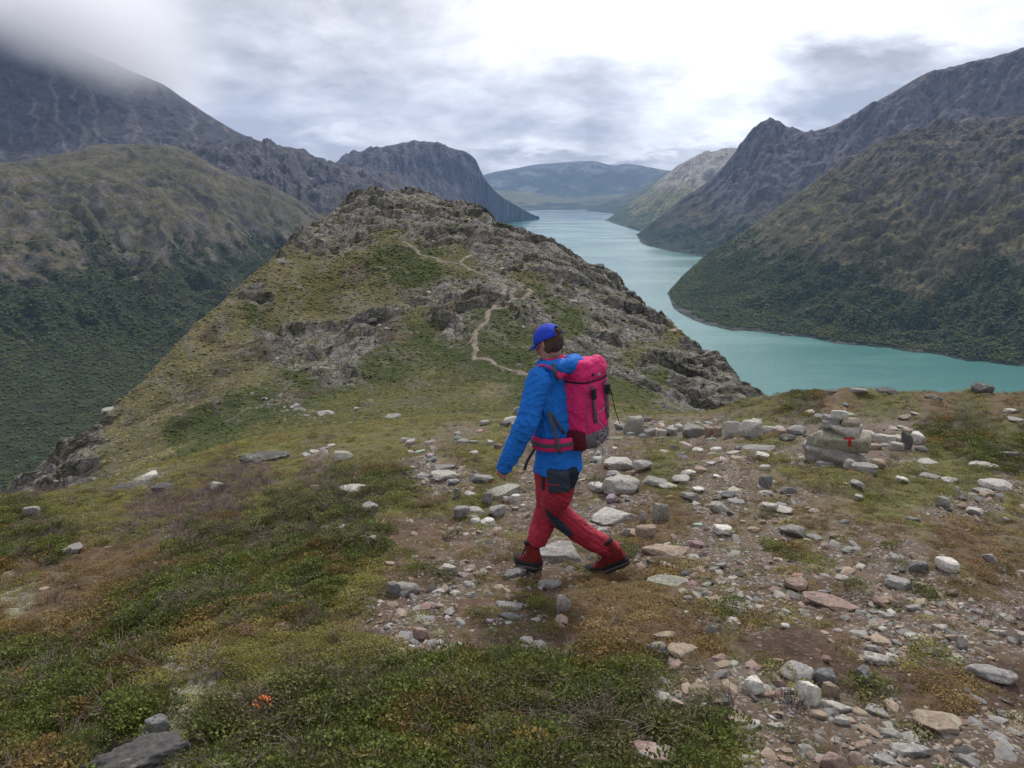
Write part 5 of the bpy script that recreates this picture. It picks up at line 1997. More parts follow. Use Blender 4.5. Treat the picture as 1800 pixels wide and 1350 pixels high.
def blob(bm, c, r, axes=None, sub=3):
    if (c - HD).length < .16 and c.z > SH.z + .09:
        r = tuple(q * HS for q in r)
        c = HD + (c - HD) * HS
    a = axes or (Vector((1, 0, 0)), Vector((0, 1, 0)), Vector((0, 0, 1)))
    M = Matrix((a[0] * r[0], a[1] * r[1], a[2] * r[2])).transposed().to_4x4()
    M.translation = c
    bmesh.ops.create_icosphere(bm, subdivisions=sub, radius=1.0, matrix=M)


def dens(pts, radii, n=4):
    """smooth the control points of a limb"""
    P, R = [], []
    R2 = [(r, r) if not hasattr(r, '__len__') else r for r in radii]
    for i in range(len(pts) - 1):
        p0 = pts[max(i - 1, 0)]; p1 = pts[i]; p2 = pts[i + 1]; p3 = pts[min(i + 2, len(pts) - 1)]
        for k in range(n):
            t = k / n
            P.append(0.5 * ((2 * p1) + (p2 - p0) * t + (2 * p0 - 5 * p1 + 4 * p2 - p3) * t * t + (3 * p1 - p0 - 3 * p2 + p3) * t**3))
            u = t * t * (3 - 2 * t)
            R.append((R2[i][0] * (1 - u) + R2[i + 1][0] * u, R2[i][1] * (1 - u) + R2[i + 1][1] * u))
    P.append(pts[-1]); R.append(R2[-1])
    return P, R


def fuse(name, bm, voxel, smooth=6, fac=.5, folds=None):
    bmesh.ops.recalc_face_normals(bm, faces=bm.faces)
    me = bpy.data.meshes.new(name)
    bm.to_mesh(me)
    bm.free()
    o = bpy.data.objects.new(name + '_tmp', me)
    COL.objects.link(o)
    md = o.modifiers.new('r', 'REMESH'); md.mode = 'VOXEL'; md.voxel_size = voxel; md.use_smooth_shade = True
    md = o.modifiers.new('s', 'SMOOTH'); md.iterations = smooth; md.factor = fac
    bpy.context.view_layer.update()
    dg = bpy.context.evaluated_depsgraph_get()
    m2 = bpy.data.meshes.new_from_object(o.evaluated_get(dg))
    m2.name = name
    bpy.data.objects.remove(o)
    bpy.data.meshes.remove(me)
    if folds:
        n = len(m2.vertices)
        co = np.empty(n * 3, np.float32); m2.vertices.foreach_get('co', co); co = co.reshape(-1, 3)
        no = np.empty(n * 3, np.float32); m2.vertices.foreach_get('normal', no); no = no.reshape(-1, 3)
        co = co + no * folds(co)[:, None]
        m2.vertices.foreach_set('co', co.astype(np.float32).ravel())
        m2.update()
    m2.polygons.foreach_set('use_smooth', np.ones(len(m2.polygons), bool))
    return m2


def mat_cloth(name, col, weave=900, rough=.75, fold=18, spec=.3, sheen=0.0):
    m, N, b, out = mat_new(name)
    tc = N.n('ShaderNodeTexCoord').outputs['Object']
    n1 = N.noise(tc, fold * .7, 5, .6, 1.6)
    n1 = N.math('ABSOLUTE', N.math('SUBTRACT', n1, .5))
    n2 = N.noise(tc, 130, 3, .6)
    v = N.math('ADD', .93, N.math('MULTIPLY', N.math('SUBTRACT', N.noise(tc, 7, 4, .6), .5), .25))
    c = N.n('ShaderNodeVectorMath', operation='SCALE')
    c.inputs[0].default_value = col[:3]
    N.l(v, c.inputs['Scale'])
    N.l(c.outputs[0], b.inputs['Base Color'])
    b.inputs['Roughness'].default_value = rough
    b.inputs['Specular IOR Level'].default_value = spec
    bump(N, b, N.math('ADD', N.math('MULTIPLY', n1, 2.2), N.math('MULTIPLY', n2, .10)), .9, .022)
    return m


M_BLUE = mat_cloth('blue_shell', (.006, .150, .58), fold=10)
M_CAP = mat_cloth('cap_cloth', (.012, .05, .52), fold=10)
M_RED = mat_cloth('red_cloth', (.38, .026, .052), fold=14)
M_NAVY = mat_cloth('slate_cloth', (.035, .048, .075))
M_PINK = mat_cloth('pink_nylon', (.62, .022, .150), fold=9)
M_GREY = mat_cloth('grey_nylon', (.13, .12, .14), fold=11)
M_STRAP = mat_cloth('grey_webbing', (.10, .105, .12), fold=40)
M_BLACK = mat_cloth('black_nylon', (.015, .015, .018), fold=40)
M_MESH = mat_cloth('maroon_mesh', (.13, .008, .022), fold=60)
M_WHITE = mat_cloth('pale_cord', (.55, .52, .55), fold=60)
M_SKIN = mat_cloth('skin', (.48, .25, .19), fold=30, rough=.55)
M_HAIR = mat_cloth('hair', (.085, .052, .036), fold=70)
M_BRED = mat_cloth('boot_red', (.20, .013, .011), fold=50)
M_SOLE = mat_cloth('rubber', (.02, .02, .022), fold=60, rough=.6)
M_MIDS = mat_cloth('midsole', (.16, .14, .15), fold=60)

hiker = link('person', None, None, label='hiker in blue jacket, blue cap and red trousers striding left down the path', cat='person', loc=PG)
bpy.context.view_layer.update()
HI = hiker.matrix_world.inverted()


def part(name, me, mat, parent=None, label=None):
    """a part is modelled in world space and moved under the thing"""
    par = parent or hiker
    o = link(name, me, mat, par)
    bpy.context.view_layer.update()
    o.matrix_parent_inverse = par.matrix_world.inverted()
    if label:
        o['label'] = label
    return o


def from_bm(name, bm, smooth=True):
    bmesh.ops.recalc_face_normals(bm, faces=bm.faces)
    me = bpy.data.meshes.new(name)
    bm.to_mesh(me)
    bm.free()
    me.polygons.foreach_set('use_smooth', np.full(len(me.polygons), smooth))
    return me


# depth of the two feet from the ground under them
gL = hit(1050, 1012)[0].y - Y0
gR = hit(935, 1003)[0].y - Y0
SH = Q(976, 655)                       # middle of the shoulders
HIP = Q(982, 822)
shL, shR = SH + LF * .17, SH - LF * .17
elL, wrL = Q(926, 742, -.20), Q(890, 815, -.16)
elR, wrR = shR + Vector((-.02, .02, -.28)), shR + FW * .20 + Vector((0, 0, -.42))
hipL, hipR = Q(984, 828, -.09), Q(966, 826, .07)
knL, knR = Q(982, 902, gL * .6), Q(962, 893, gR * .5 + .06)
anL, anR = Q(1078, 967, gL), Q(938, 962, gR)
HD = Q(964, 601)
HS = .92
hf = (FW * .86 - UP * .50).normalized()      # where the face looks
hu = (UP - hf * UP.dot(hf)).normalized()
hl = LF

# body in one piece, under the clothes
bm = bmesh.new()
P, R = dens([HIP + UP * -.02, HIP + UP * .12, (HIP + SH) / 2, SH + UP * -.10, SH + UP * -.01, SH + UP * .03],
            [(.14, .10), (.125, .09), (.13, .09), (.155, .10), (.13, .085), (.06, .06)])
tube(bm, P, R)
tube(bm, *dens([SH + UP * -.02, (SH + HD) / 2 + UP * .0, HD - hf * .01 - hu * .05], [.062, .056, .056]))
blob(bm, HD + hu * .012 - hf * .012, (.072, .094, .098), (hl, hf, hu), 4)
tube(bm, *dens([HD - hu * .03 + hf * .03, HD - hu * .075 + hf * .048, HD - hu * .105 + hf * .06], [(.056, .05), (.046, .04), (.026, .022)], 3))   # jaw
tube(bm, [HD + hf * .082 + hu * .012, HD + hf * .100 - hu * .012, HD + hf * .108 - hu * .032, HD + hf * .085 - hu * .040], [.008, .012, .015, .012], n=10)   # nose
tube(bm, [HD + hf * .083 - hu * .058 - hl * .02, HD + hf * .090 - hu * .058, HD + hf * .083 - hu * .058 + hl * .02], [.006, .010, .006], side=hu, n=8)    # lips
for s in (-1, 1):
    blob(bm, HD + hl * s * .074 - hf * .006 - hu * .012, (.010, .020, .032), (hl, (hf - hu * .2).normalized(), hu), 2)   # ears
    blob(bm, HD + hl * s * .03 + hf * .080 + hu * .020, (.022, .014, .009), (hl, hf, hu), 2)                             # brows
for (a, e, w) in ((shL, elL, wrL), (shR, elR, wrR)):
    tube(bm, *dens([a, (a + e) / 2, e, (e + w) / 2, w], [.055, .05, .042, .038, .028]))
for (h_, k_, a_) in ((hipL, knL, anL), (hipR, knR, anR)):
    tube(bm, *dens([h_, (h_ + k_) / 2, k_, (k_ + a_) / 2, a_], [.070, .060, .042, .040, .034]))


def hand(w, e, curl, thumb_side):
    d = (w - e).normalized()
    s = (LF - d * LF.dot(d)).normalized()
    n = d.cross(s).normalized()
    c = w + d * .045
    tube(bm, *dens([w - d * .01, w + d * .03, w + d * .08], [(.014, .026), (.015, .038), (.013, .040)], 3), side=s)
    for i, (o_, L) in enumerate(((.030, .066), (.010, .074), (-.010, .070), (-.029, .056))):
        b0 = w + d * .075 + n * o_
        p = [b0 - d * .02, b0]
        q = b0
        dd_ = d.copy()
        for j in range(3):
            ax = n
            ang = curl * (j + 1) * .45
            dj = (d * cos(ang) - s * sin(ang) * thumb_side).normalized()
            q = q + dj * L * (.45, .32, .23)[j]
            p.append(q)
        tube(bm, p, [.009, .0095, .009, .0085, .007], n=10)
    t0 = w + d * .02 + n * .03
    tube(bm, [t0, t0 + d * .03 + n * .02, t0 + d * .055 + n * .022 - s * .012 * thumb_side], [.012, .010, .008], n=10)


hand(wrL, elL, 1.0, 1)
hand(wrR, elR, 1.2, -1)
body = part('body', fuse('body', bm, .0058, 3, .4), M_SKIN)
# eyes
for s in (-1, 1):
    bm = bmesh.new()
    blob(bm, HD + hl * s * .031 + hf * .076 + hu * .006, (.012, .010, .009), (hl, hf, hu), 2)
    part('eye', from_bm('eye', bm), mat_cloth('eye', (.5, .48, .45), rough=.3) if s < 0 else bpy.data.materials['eye'], body)

# hair below the cap
bm = bmesh.new()
blob(bm, HD - hf * .022 + hu * .004, (.079, .092, .096), (hl, hf, hu), 4)
blob(bm, HD - hf * .064 - hu * .040, (.052, .028, .034), (hl, hf, hu), 3)
for s in (-1, 1):
    blob(bm, HD + hl * s * .068 - hf * .022 - hu * .03, (.014, .034, .05), (hl, hf, hu), 2)
blob(bm, HD - hf * .108 + hu * .035, (.024, .016, .022), (hl, hf, hu), 3)
kill = [v for v in bm.verts if ((v.co - HD).dot(hf) > .018 and (v.co - HD).dot(hu) < .07)]
bmesh.ops.delete(bm, geom=kill, context='VERTS')
hair = from_bm('hair', bm)
part('hair', hair, M_HAIR)

# cap: crown with an arched opening at the back, sweat band, button, brim
bm = bmesh.new()
blob(bm, HD + hu * .020 - hf * .010, (.086, .106, .098), (hl, hf, hu), 5)
kill = []
for v in bm.verts:
    q = v.co - HD
    fw_, u_, l_ = q.dot(hf), q.dot(hu), q.dot(hl)
    if u_ < .018 + .05 * fw_:
        kill.append(v)
    elif fw_ < -.06 and (l_ / .032) ** 2 + ((u_ - .020) / .040) ** 2 < 1:
        kill.append(v)
bmesh.ops.delete(bm, geom=kill, context='VERTS')
cap_o = part('cap', from_bm('cap', bm), M_CAP)
md = cap_o.modifiers.new('t', 'SOLIDIFY'); md.thickness = .004; md.offset = 1
bm = bmesh.new()
V0, V1 = [], []
for i in range(15):
    t = -1 + 2 * i / 14
    a = t * 1.15
    b0 = HD + (hu * .028 - hf * .010 + hl * .084 * sin(a) + hf * .104 * cos(a)) * HS
    ln = .062 * (1 - .55 * t * t)
    b1 = b0 + hf * ln - hu * (.016 + .012 * t * t)
    V0.append(bm.verts.new(b0)); V1.append(bm.verts.new(b1))
for i in range(14):
    bm.faces.new((V0[i], V0[i + 1], V1[i + 1], V1[i]))
br = part('brim', from_bm('brim', bm), M_BLACK if False else M_CAP, cap_o)
md = br.modifiers.new('t', 'SOLIDIFY'); md.thickness = .006
bm = bmesh.new()
blob(bm, HD + hu * .119 - hf * .010, (.008, .008, .004), (hl, hf, hu), 2)
part('button', from_bm('button', bm), M_CAP, cap_o)
bm = bmesh.new()
pts = [HD + (hu * (.018 + .05 * (-.01 + .100 * cos(a))) + hl * .088 * sin(a) + hf * (-.010 + .108 * cos(a))) * HS for a in np.linspace(-2.72, 2.72, 40)]
tube(bm, pts, [(.0045, .006)] * 40, side=hu, n=8)
part('band', from_bm('band', bm), M_CAP, cap_o)


# jacket
def folds_j(co):
    x, y, z = co[:, 0], co[:, 1], co[:, 2]
    a = (x - y) * 1.0
    n = fbm(z * 7 + a * 9, a * 4 - z * 5, 3, 701, ridged=True) * .010
    n += fbm(z * 20 - a * 12, a * 9 + z * 6, 3, 703, ridged=True) * .006
    n += fbm(a * 30 + z * 9, z * 12 - a * 8, 2, 707) * .003
    return n - .005


bm = bmesh.new()
HEM = Q(982, 822, 0)
P, R = dens([HEM, HEM + UP * .05, HEM + UP * .15, (HEM + SH) / 2 + LF * .0, SH - UP * .14, SH - UP * .04, SH + UP * .015],
            [(.188, .148), (.180, .140), (.166, .128), (.170, .130), (.175, .122), (.138, .102), (.075, .075)], 4)
tube(bm, P, R, n=28)
for (a, e, w) in ((shL - UP * .01, elL, wrL), (shR - UP * .01, elR, wrR)):
    d1 = (w - e).normalized()
    tube(bm, *dens([a + (SH - a) * .35, a, (a + e) / 2, e, (e + w) / 2, w + d1 * .02, w + d1 * .055],
                   [.080, .078, .071, .068, .060, .048, .034], 4), n=20)
# hood lying rumpled on the back and round the neck
NB = SH + UP * .035 - FW * .03
ringp = []
for i in range(17):
    t = 2 * pi * i / 16
    ringp.append(NB + LF * .105 * sin(t) - FW * (.105 * cos(t) - .0) + UP * (.028 + .012 * cos(t)))
tube(bm, ringp, [(.034 + .018 * max(cos(2 * pi * i / 16), 0), .040 + .014 * max(cos(2 * pi * i / 16), 0)) for i in range(17)], side=UP, n=14)
blob(bm, NB - FW * .085 + UP * .030, (.105, .050, .034), (LF, FW, UP), 3)
jk = part('jacket', fuse('jacket', bm, .0075, 5, .5, folds_j), M_BLUE)
bm = bmesh.new()
ringp = [SH + UP * .085 + FW * .012 + LF * .068 * sin(t) - FW * .068 * cos(t) + UP * .01 * cos(t) for t in np.linspace(0, 2 * pi, 20)]
tube(bm, ringp, [(.016, .008)] * 20, side=UP, n=8)
part('collar', from_bm('collar', bm), M_PINK, jk, label='pink inner collar')
bm = bmesh.new()
d1 = (wrL - elL).normalized()
tube(bm, [wrL + d1 * .035, wrL + d1 * .06], [.041, .036], n=18)
part('cuff', from_bm('cuff', bm), M_BLUE, jk)


# trousers
def folds_t(co):
    x, y, z = co[:, 0], co[:, 1], co[:, 2]
    lo = np.clip((-z - 1.55) / .9, 0, 1)
    n = fbm(z * 26 + x * 20, x * 7, 3, 711, ridged=True) * (.005 + .009 * lo)
    n += fbm(z * 50 + x * 22, x * 30, 2, 713) * .0022
    return n


bm = bmesh.new()
tube(bm, *dens([Q(980, 800), Q(980, 826), Q(978, 850)], [(.155, .125), (.160, .128), (.13, .115)], 3), n=24)
tube(bm, *dens([hipL + UP * .03, Q(981, 862, -.08), Q(975, 893, gL * .45), Q(1004, 922, gL * .75), Q(1040, 948, gL * .95), anL + (anL - Q(1040, 948, gL)) * .10],
               [(.108, .110), (.094, .100), (.076, .088), (.070, .080), (.064, .070), (.058, .060)], 5), n=22)
tube(bm, *dens([hipR + UP * .03, Q(968, 860, .07), Q(962, 895, gR * .4 + .08), Q(953, 925, gR * .7 + .04), Q(946, 943, gR), Q(943, 955, gR)],
               [(.104, .108), (.092, .098), (.074, .078), (.068, .072), (.064, .066), (.058, .058)], 5), n=22)
tm = fuse('trousers', bm, .0075, 4, .5, folds_t)
trs = part('trousers', tm, M_RED)


def inside(px, py, poly):
    r = np.zeros(px.shape, bool)
    n = len(poly)
    j = n - 1
    for i in range(n):
        xi, yi = poly[i]; xj, yj = poly[j]
        c = ((yi > py) != (yj > py)) & (px < (xj - xi) * (py - yi) / (yj - yi + 1e-9) + xi)
        r ^= c
        j = i
    return r


def panel(name, src, poly, mat, parent, off=.0035, side=None):
    """cloth panel sewn on: the faces of a garment inside an outline, lifted off it"""
    n = len(src.vertices)
    co = np.empty(n * 3, np.float32); src.vertices.foreach_get('co', co); co = co.reshape(-1, 3)
    no = np.empty(n * 3, np.float32); src.vertices.foreach_get('normal', no); no = no.reshape(-1, 3)
    px, py = project(co[:, 0], co[:, 1], co[:, 2])
    ins = inside(px, py, poly) & ((no * co).sum(1) < 0.02)
    keep = [p for p in src.polygons if all(ins[v] for v in p.vertices)]
    ids = sorted({v for p in keep for v in p.vertices})
    mp = {v: i for i, v in enumerate(ids)}
    me = bpy.data.meshes.new(name)
    me.from_pydata([tuple(co[v] + no[v] * off) for v in ids], [], [tuple(mp[v] for v in p.vertices) for p in keep])
    me.polygons.foreach_set('use_smooth', np.ones(len(me.polygons), bool))
    o = part(name, me, mat, parent)
    md = o.modifiers.new('t', 'SOLIDIFY'); md.thickness = off * 1.2; md.offset = -1
    return o


panel('seat_panel', tm, [(960, 815), (1020, 822), (1022, 835), (1008, 858), (999, 866), (965, 868), (962, 845)], M_NAVY, trs)
panel('seat_panel', tm, [(998, 822), (1024, 820), (1018, 845), (1002, 862), (1000, 845)], M_NAVY, trs)
panel('knee_panel', tm, [(957, 893), (975, 906), (992, 917), (1008, 937), (1003, 946), (990, 938), (972, 922), (962, 908)], M_NAVY, trs)
for pts in ([(961, 851), (985, 853)], [(953, 822), (955, 862)], [(958, 822), (957, 860)]):
    bm = bmesh.new()
    a, b = pts
    L = []
    for i in range(9):
        t = i / 8
        qx, qy = a[0] + (b[0] - a[0]) * t, a[1] + (b[1] - a[1]) * t
        dv = raydir(qx, qy)
        ok, loc, nr, _ = trs.ray_cast(trs.matrix_world.inverted() @ Vector((0, 0, 0)), dv)
        if ok:
            L.append(trs.matrix_world @ loc + nr * .005)
    if len(L) > 2:
        tube(bm, L, [.004] * len(L), side=UP if a[1] == b[1] else LF, n=6)
        part('zip', from_bm('zip', bm), M_RED if a[0] == 961 else M_NAVY, trs)


# boots: x along the foot, z up, built on an inclined frame
def boot(name, toe, heel, lean, side_dir, L=.30, label=None):
    f = (toe - heel).normalized()
    s = side_dir - f * side_dir.dot(f)
    s.normalize()
    u = s.cross(f)
    if u.z < 0:
        u = -u
    o0 = heel
    def p(x, z, y=0): return o0 + f * x * L + u * z + s * y
    bm = bmesh.new()
    # sole outline sections along the foot
    st = [(0.0, .026), (.04, .034), (.15, .038), (.35, .036), (.55, .043), (.75, .050), (.90, .042), (.98, .024)]
    tube(bm, [p(x, .058 + (.020 if x < .2 else 0) - .008 * max(0, x - .6)) for x, w in st],
         [(w * 1.0, .030 + (.022 if x < .35 else .012 * max(0, 1 - (x - .35) * 2)) - .006 * (x > .85)) for x, w in st], side=s, n=18)
    tube(bm, *dens([p(.16, .06), p(.20, .10), p(.20, .14) + lean * .3, p(.20, .190) + lean], [(.040, .060), (.041, .060), (.043, .056), (.047, .055)], 4), side=s, n=18)
    tube(bm, *dens([p(.28, .10), p(.48, .075), p(.68, .055)], [(.036, .045), (.040, .032), (.042, .026)], 3), side=s, n=16)
    up = part(name, fuse(name, bm, .006, 3, .5), M_BRED, label=label)
    bm = bmesh.new()
    for lay, (z0, z1, g) in enumerate(((0.0, .014, 1.06), (.0145, .026, 1.04))):
        out = []
        n = 28
        for i in range(n):
            t = 2 * pi * i / n
            x = .5 + .505 * cos(t)
            w = np.interp(x, [0, .04, .15, .35, .55, .75, .9, 1.0], [.020, .032, .038, .035, .043, .050, .042, .018]) * g
            y = w * (1 if sin(t) >= 0 else -1) * abs(sin(t)) ** .35
            out.append((x, y))
        lo = [bm.verts.new(p(x, z0 + .012 * max(0, (x - .8) / .2) ** 2, y)) for x, y in out]
        hi = [bm.verts.new(p(x, z1 + .012 * max(0, (x - .8) / .2) ** 2, y)) for x, y in out]
        for i in range(n):
            bm.faces.new((lo[i], lo[(i + 1) % n], hi[(i + 1) % n], hi[i]))
        bm.faces.new(lo); bm.faces.new(hi)
        part('sole' if lay == 0 else 'midsole', from_bm('sole', bm, False), M_SOLE if lay == 0 else M_MIDS, up)
        bm = bmesh.new()
    bm.free()
    # rubber rand, ankle collar and laces
    bm = bmesh.new()
    tube(bm, [p(x, .046) for x, w in st], [(w * 1.09, .030 + .018 * (x > .6)) for x, w in st], side=s, n=18)
    part('toe_rand', from_bm('rand', bm), M_SOLE, up)
    bm = bmesh.new()
    tube(bm, [p(.20, .178) + lean, p(.20, .200) + lean * 1.1], [(.051, .059), (.049, .057)], side=s, n=18)
    part('ankle_collar', from_bm('collar', bm), M_BLACK, up)
    for i in range(5):
        bm = bmesh.new()
        x, z = .62 - .065 * i, .088 + .018 * i
        tube(bm, [p(x, z - .012, .036), p(x + .03, z + .010, 0), p(x, z - .012, -.036)], [.0035] * 3, n=6)
        part('lace', from_bm('lace', bm), M_BLACK, up)
    return up


toeL, heelL = Q(1034, 1017, gL + .05), Q(1108, 990, gL - .07)
boot('boot', toeL, heelL, Vector((-.02, 0, .0)), Vector((.3, 1, 0)), (toeL - heelL).length, 'rear boot with its heel lifted')
hR = Q(950, 1003, gR - .09)
tR = hR + Vector((-.145, .23, .0))
tR.z = float(ground_z(tR.x, tR.y)) + .002
hR.z = max(hR.z, float(ground_z(hR.x, hR.y)) + .004)
boot('boot', tR, hR, Vector((.0, .0, .0)), Vector((.8, .5, 0)), .285, 'forward boot flat on the ground')

# ------------------------------------------------------------------ the backpack (worn, a thing of its own)
pack = link('backpack', None, None, label='large pink and grey hiking backpack worn by the striding hiker', cat='backpack', loc=Q(1035, 795, -.1))
bpy.context.view_layer.update()
BK = -FW
PB = Q(1031, 782, -.02)                # foot of the pack, middle
PT = Q(1024, 640, -.02)
ax = (PT - PB).normalized()
Hh = (PT - PB).length
po = BK - ax * BK.dot(ax)
po.normalize()
pl = LF - ax * LF.dot(ax)
pl.normalize()


def pp(l, o, h):
    """point of the pack: l to the hiker's left, o outward from the back, h up (share of the height)"""
    return PB + pl * l + po * o + ax * h * Hh


def ppart(name, me, mat, parent=None, label=None):
    return part(name, me, mat, parent or pack, label)


def folds_p(co):
    x, y, z = co[:, 0], co[:, 1], co[:, 2]
    return fbm(z * 9 + x * 8, x * 10 - z * 5, 3, 721, ridged=True) * .010 + fbm(x * 9, z * 9 + y * 7, 3, 723) * .008 - .004


bm = bmesh.new()
prof = [(.13, .100, .080), (.18, .132, .102), (.30, .145, .114), (.50, .148, .118), (.70, .144, .114), (.84, .136, .108), (.90, .115, .090)]
tube(bm, *dens([pp(0, .01, h) for h, a, b in prof], [(a, b) for h, a, b in prof], 3), side=pl, n=28, sq=.22)
mb = ppart('main_bag', fuse('main_bag', bm, .007, 3, .5, folds_p), M_PINK)
mbm = mb.data
# front bulge pocket
bm = bmesh.new()
tube(bm, *dens([pp(.0, .075, .22), pp(.0, .080, .40), pp(.0, .078, .60), pp(0, .07, .74)], [(.085, .048), (.098, .052), (.095, .050), (.075, .040)], 3), side=pl, n=24, sq=.2)
ppart('front_pocket', fuse('front_pocket', bm, .007, 3, .5, folds_p), M_PINK)
bm = bmesh.new()
tube(bm, *dens([pp(0, .03, .02), pp(0, .028, .08), pp(0, .022, .16), pp(0, .018, .21)], [(.085, .075), (.118, .100), (.134, .112), (.134, .110)], 3), side=pl, n=28, sq=.2)
ppart('base', fuse('base', bm, .007, 3, .5, folds_p), M_GREY, label='grey bottom of the pack')
bm = bmesh.new()
tube(bm, *dens([pp(0, .0, .86), pp(0, .004, .93), pp(0, .0, 1.0), pp(0, -.01, 1.05), pp(0, -.012, 1.07)], [(.132, .118), (.142, .128), (.134, .118), (.095, .085), (.04, .035)], 3), side=pl, n=28, sq=.18)
lid = ppart('lid', fuse('lid', bm, .007, 3, .5, folds_p), M_PINK)


def on_pack(h, ang, off=.006):
    """point on the outside of the bag at a height share and an angle from straight back toward the hiker's left"""
    c = pp(0, .01, h)
    dv = (po * cos(ang) + pl * sin(ang)).normalized()
    best = None
    for o in pack.children:
        Mi = o.matrix_world.inverted()
        ok, loc, nr, _ = o.ray_cast(Mi @ (c + dv * .6), Mi.to_3x3() @ -dv)
        if ok:
            w = o.matrix_world @ loc
            if best is None or (w - c).length > (best - c).length:
                best = w
    return (best if best is not None else c + dv * .13) + dv * off


bpy.context.view_layer.update()


def strap(name, pts, w, mat, parent=None, side=None, th=.003):
    bm = bmesh.new()
    tube(bm, pts, [(w / 2, th)] * len(pts), side=side if side is not None else pl, n=8, sq=.3)
    return ppart(name, from_bm(name, bm), mat, parent)


def cord(name, pts, r, mat, parent=None):
    bm = bmesh.new()
    P_, R_ = dens(pts, [r] * len(pts), 5)
    tube(bm, P_, R_, side=Vector((.3, .2, 1)), n=6)
    return ppart(name, from_bm(name, bm), mat, parent)


# side mesh pocket
bm = bmesh.new()
tube(bm, *dens([pp(.085, .0, .03), pp(.115, .0, .10), pp(.122, .0, .20), pp(.120, .0, .26)], [(.035, .06), (.05, .078), (.048, .080), (.040, .078)], 3), side=pl, n=20, sq=.2)
ppart('mesh_pocket', fuse('mesh_pocket', bm, .007, 2, .4), M_MESH, label='dark maroon mesh pocket on the side')
# lid straps with buckles
for ang in (.62, -.35):
    s_ = strap('lid_strap', [on_pack(h, ang + (h - .5) * .25, .008) for h in (.80, .74, .66, .58, .50, .42, .35)], .028, M_STRAP)
    bm = bmesh.new()
    c = on_pack(.71, ang + .05, .016)
    tube(bm, [c + ax * .030, c - ax * .030], [(.020, .009)] * 2, side=pl, n=12, sq=.3)
    ppart('buckle', from_bm('buckle', bm, False), M_BLACK, s_)
# dark piping under the lid
cord('piping', [on_pack(.845, a, .004) for a in np.linspace(-1.5, 2.2, 14)], .006, M_BLACK)
cord('piping', [on_pack(h, 1.0 - .25 * (h - .3), .002) for h in (.26, .36, .48, .60, .72, .82)], .003, M_GREY)
# elastic cord laced over the front
cord('bungee_cord', [on_pack(.84, -.5), on_pack(.55, -.55), on_pack(.47, .0), on_pack(.47, .45), on_pack(.36, .42), on_pack(.28, .1), on_pack(.20, -.1), on_pack(.14, .3), on_pack(.20, .5), on_pack(.20, .1), on_pack(.12, -.2)], .0022, M_WHITE)
cord('bungee_cord', [on_pack(1.0, -.3), on_pack(.9, -.45), on_pack(.7, -.6), on_pack(.5, -.65), on_pack(.3, -.65), on_pack(.12, -.5)], .0022, M_WHITE)
cord('loop_cord', [on_pack(.14, .62), on_pack(.06, .48, .012), pp(.05, .15, -.03), pp(.035, .155, -.03), on_pack(.08, .40, .012), on_pack(.13, .5)], .0030, M_WHITE)
# cord hanging to the ground behind the hiker, dark cord at the far side
cord('hanging_cord', [Q(1060, 783, -.12), Q(1059, 805, -.12), Q(1057, 825, -.11), Q(1050, 842, -.10), Q(1044, 851, -.1)], .0032, M_WHITE)
cord('side_cord', [Q(1068, 675, -.05), Q(1075, 690, -.05), Q(1079, 712, -.05), Q(1086, 735, -.05), Q(1090, 745, -.05)], .0030, M_BLACK)
# grey back frame edge between pack and jacket
strap('frame_edge', [pp(.125, -.075, h) for h in (.12, .3, .5, .7, .86)], .022, M_STRAP, side=po)
# hip belt
HB = Q(984, 768)
belt = []
for a in np.linspace(-.3, 3.7, 24):
    # from the pack round the left side to the front and back on the right
    belt.append(HB + LF * .198 * sin(a) - FW * .158 * cos(a) + UP * (.01 * cos(a)))
bm = bmesh.new()
tube(bm, belt, [(.042, .010)] * len(belt), side=UP, n=10, sq=.3)
hb = ppart('hip_belt', from_bm('hip_belt', bm), M_PINK)
strap('belt_webbing', [q + (q - HB).normalized() * .012 for q in belt[3:-2]], .026, M_STRAP, hb, side=UP)
# shoulder straps
for s in (1, -1):
    c = SH + LF * .115 * s
    pts = [pp(.07 * s, -.09, .92), c - FW * .125 + UP * .02, c - FW * .06 + UP * .066, c + FW * .015 + UP * .070, c + FW * .075 + UP * .03, c + FW * .115 - UP * .06, c + FW * .120 - UP * .20, c + FW * .10 - UP * .32 + LF * .04 * s]
    P_, R_ = dens(pts, [(.030, .009)] * len(pts), 4)
    bm = bmesh.new()
    tube(bm, P_, R_, side=LF, n=10, sq=.3)
    ss = ppart('shoulder_strap', from_bm('shoulder_strap', bm), M_PINK)
    if s == 1:
        strap('adjuster', [Q(972, 640, -.17), Q(975, 650, -.185), Q(978, 662, -.19)], .022, M_STRAP, ss, side=Vector((1, 0, 0)))
# grey webbing running from the side of the pack down over the belt
strap('compression_strap', [Q(964, 724, -.19), Q(970, 742, -.20), Q(977, 765, -.21), Q(981, 785, -.21), Q(985, 798, -.21)], .022, M_STRAP, side=Vector((1, 0, 0)))
strap('compression_strap', [Q(967, 726, -.185), Q(976, 738, -.18), Q(985, 752, -.17), Q(992, 762, -.15)], .020, M_STRAP, side=Vector((1, 0, 0)))
strap('belt_end', [Q(944, 783, .08), Q(936, 795, .09), Q(926, 812, .1), Q(922, 826, .1)], .020, M_STRAP, side=Vector((1, 0, 0)))
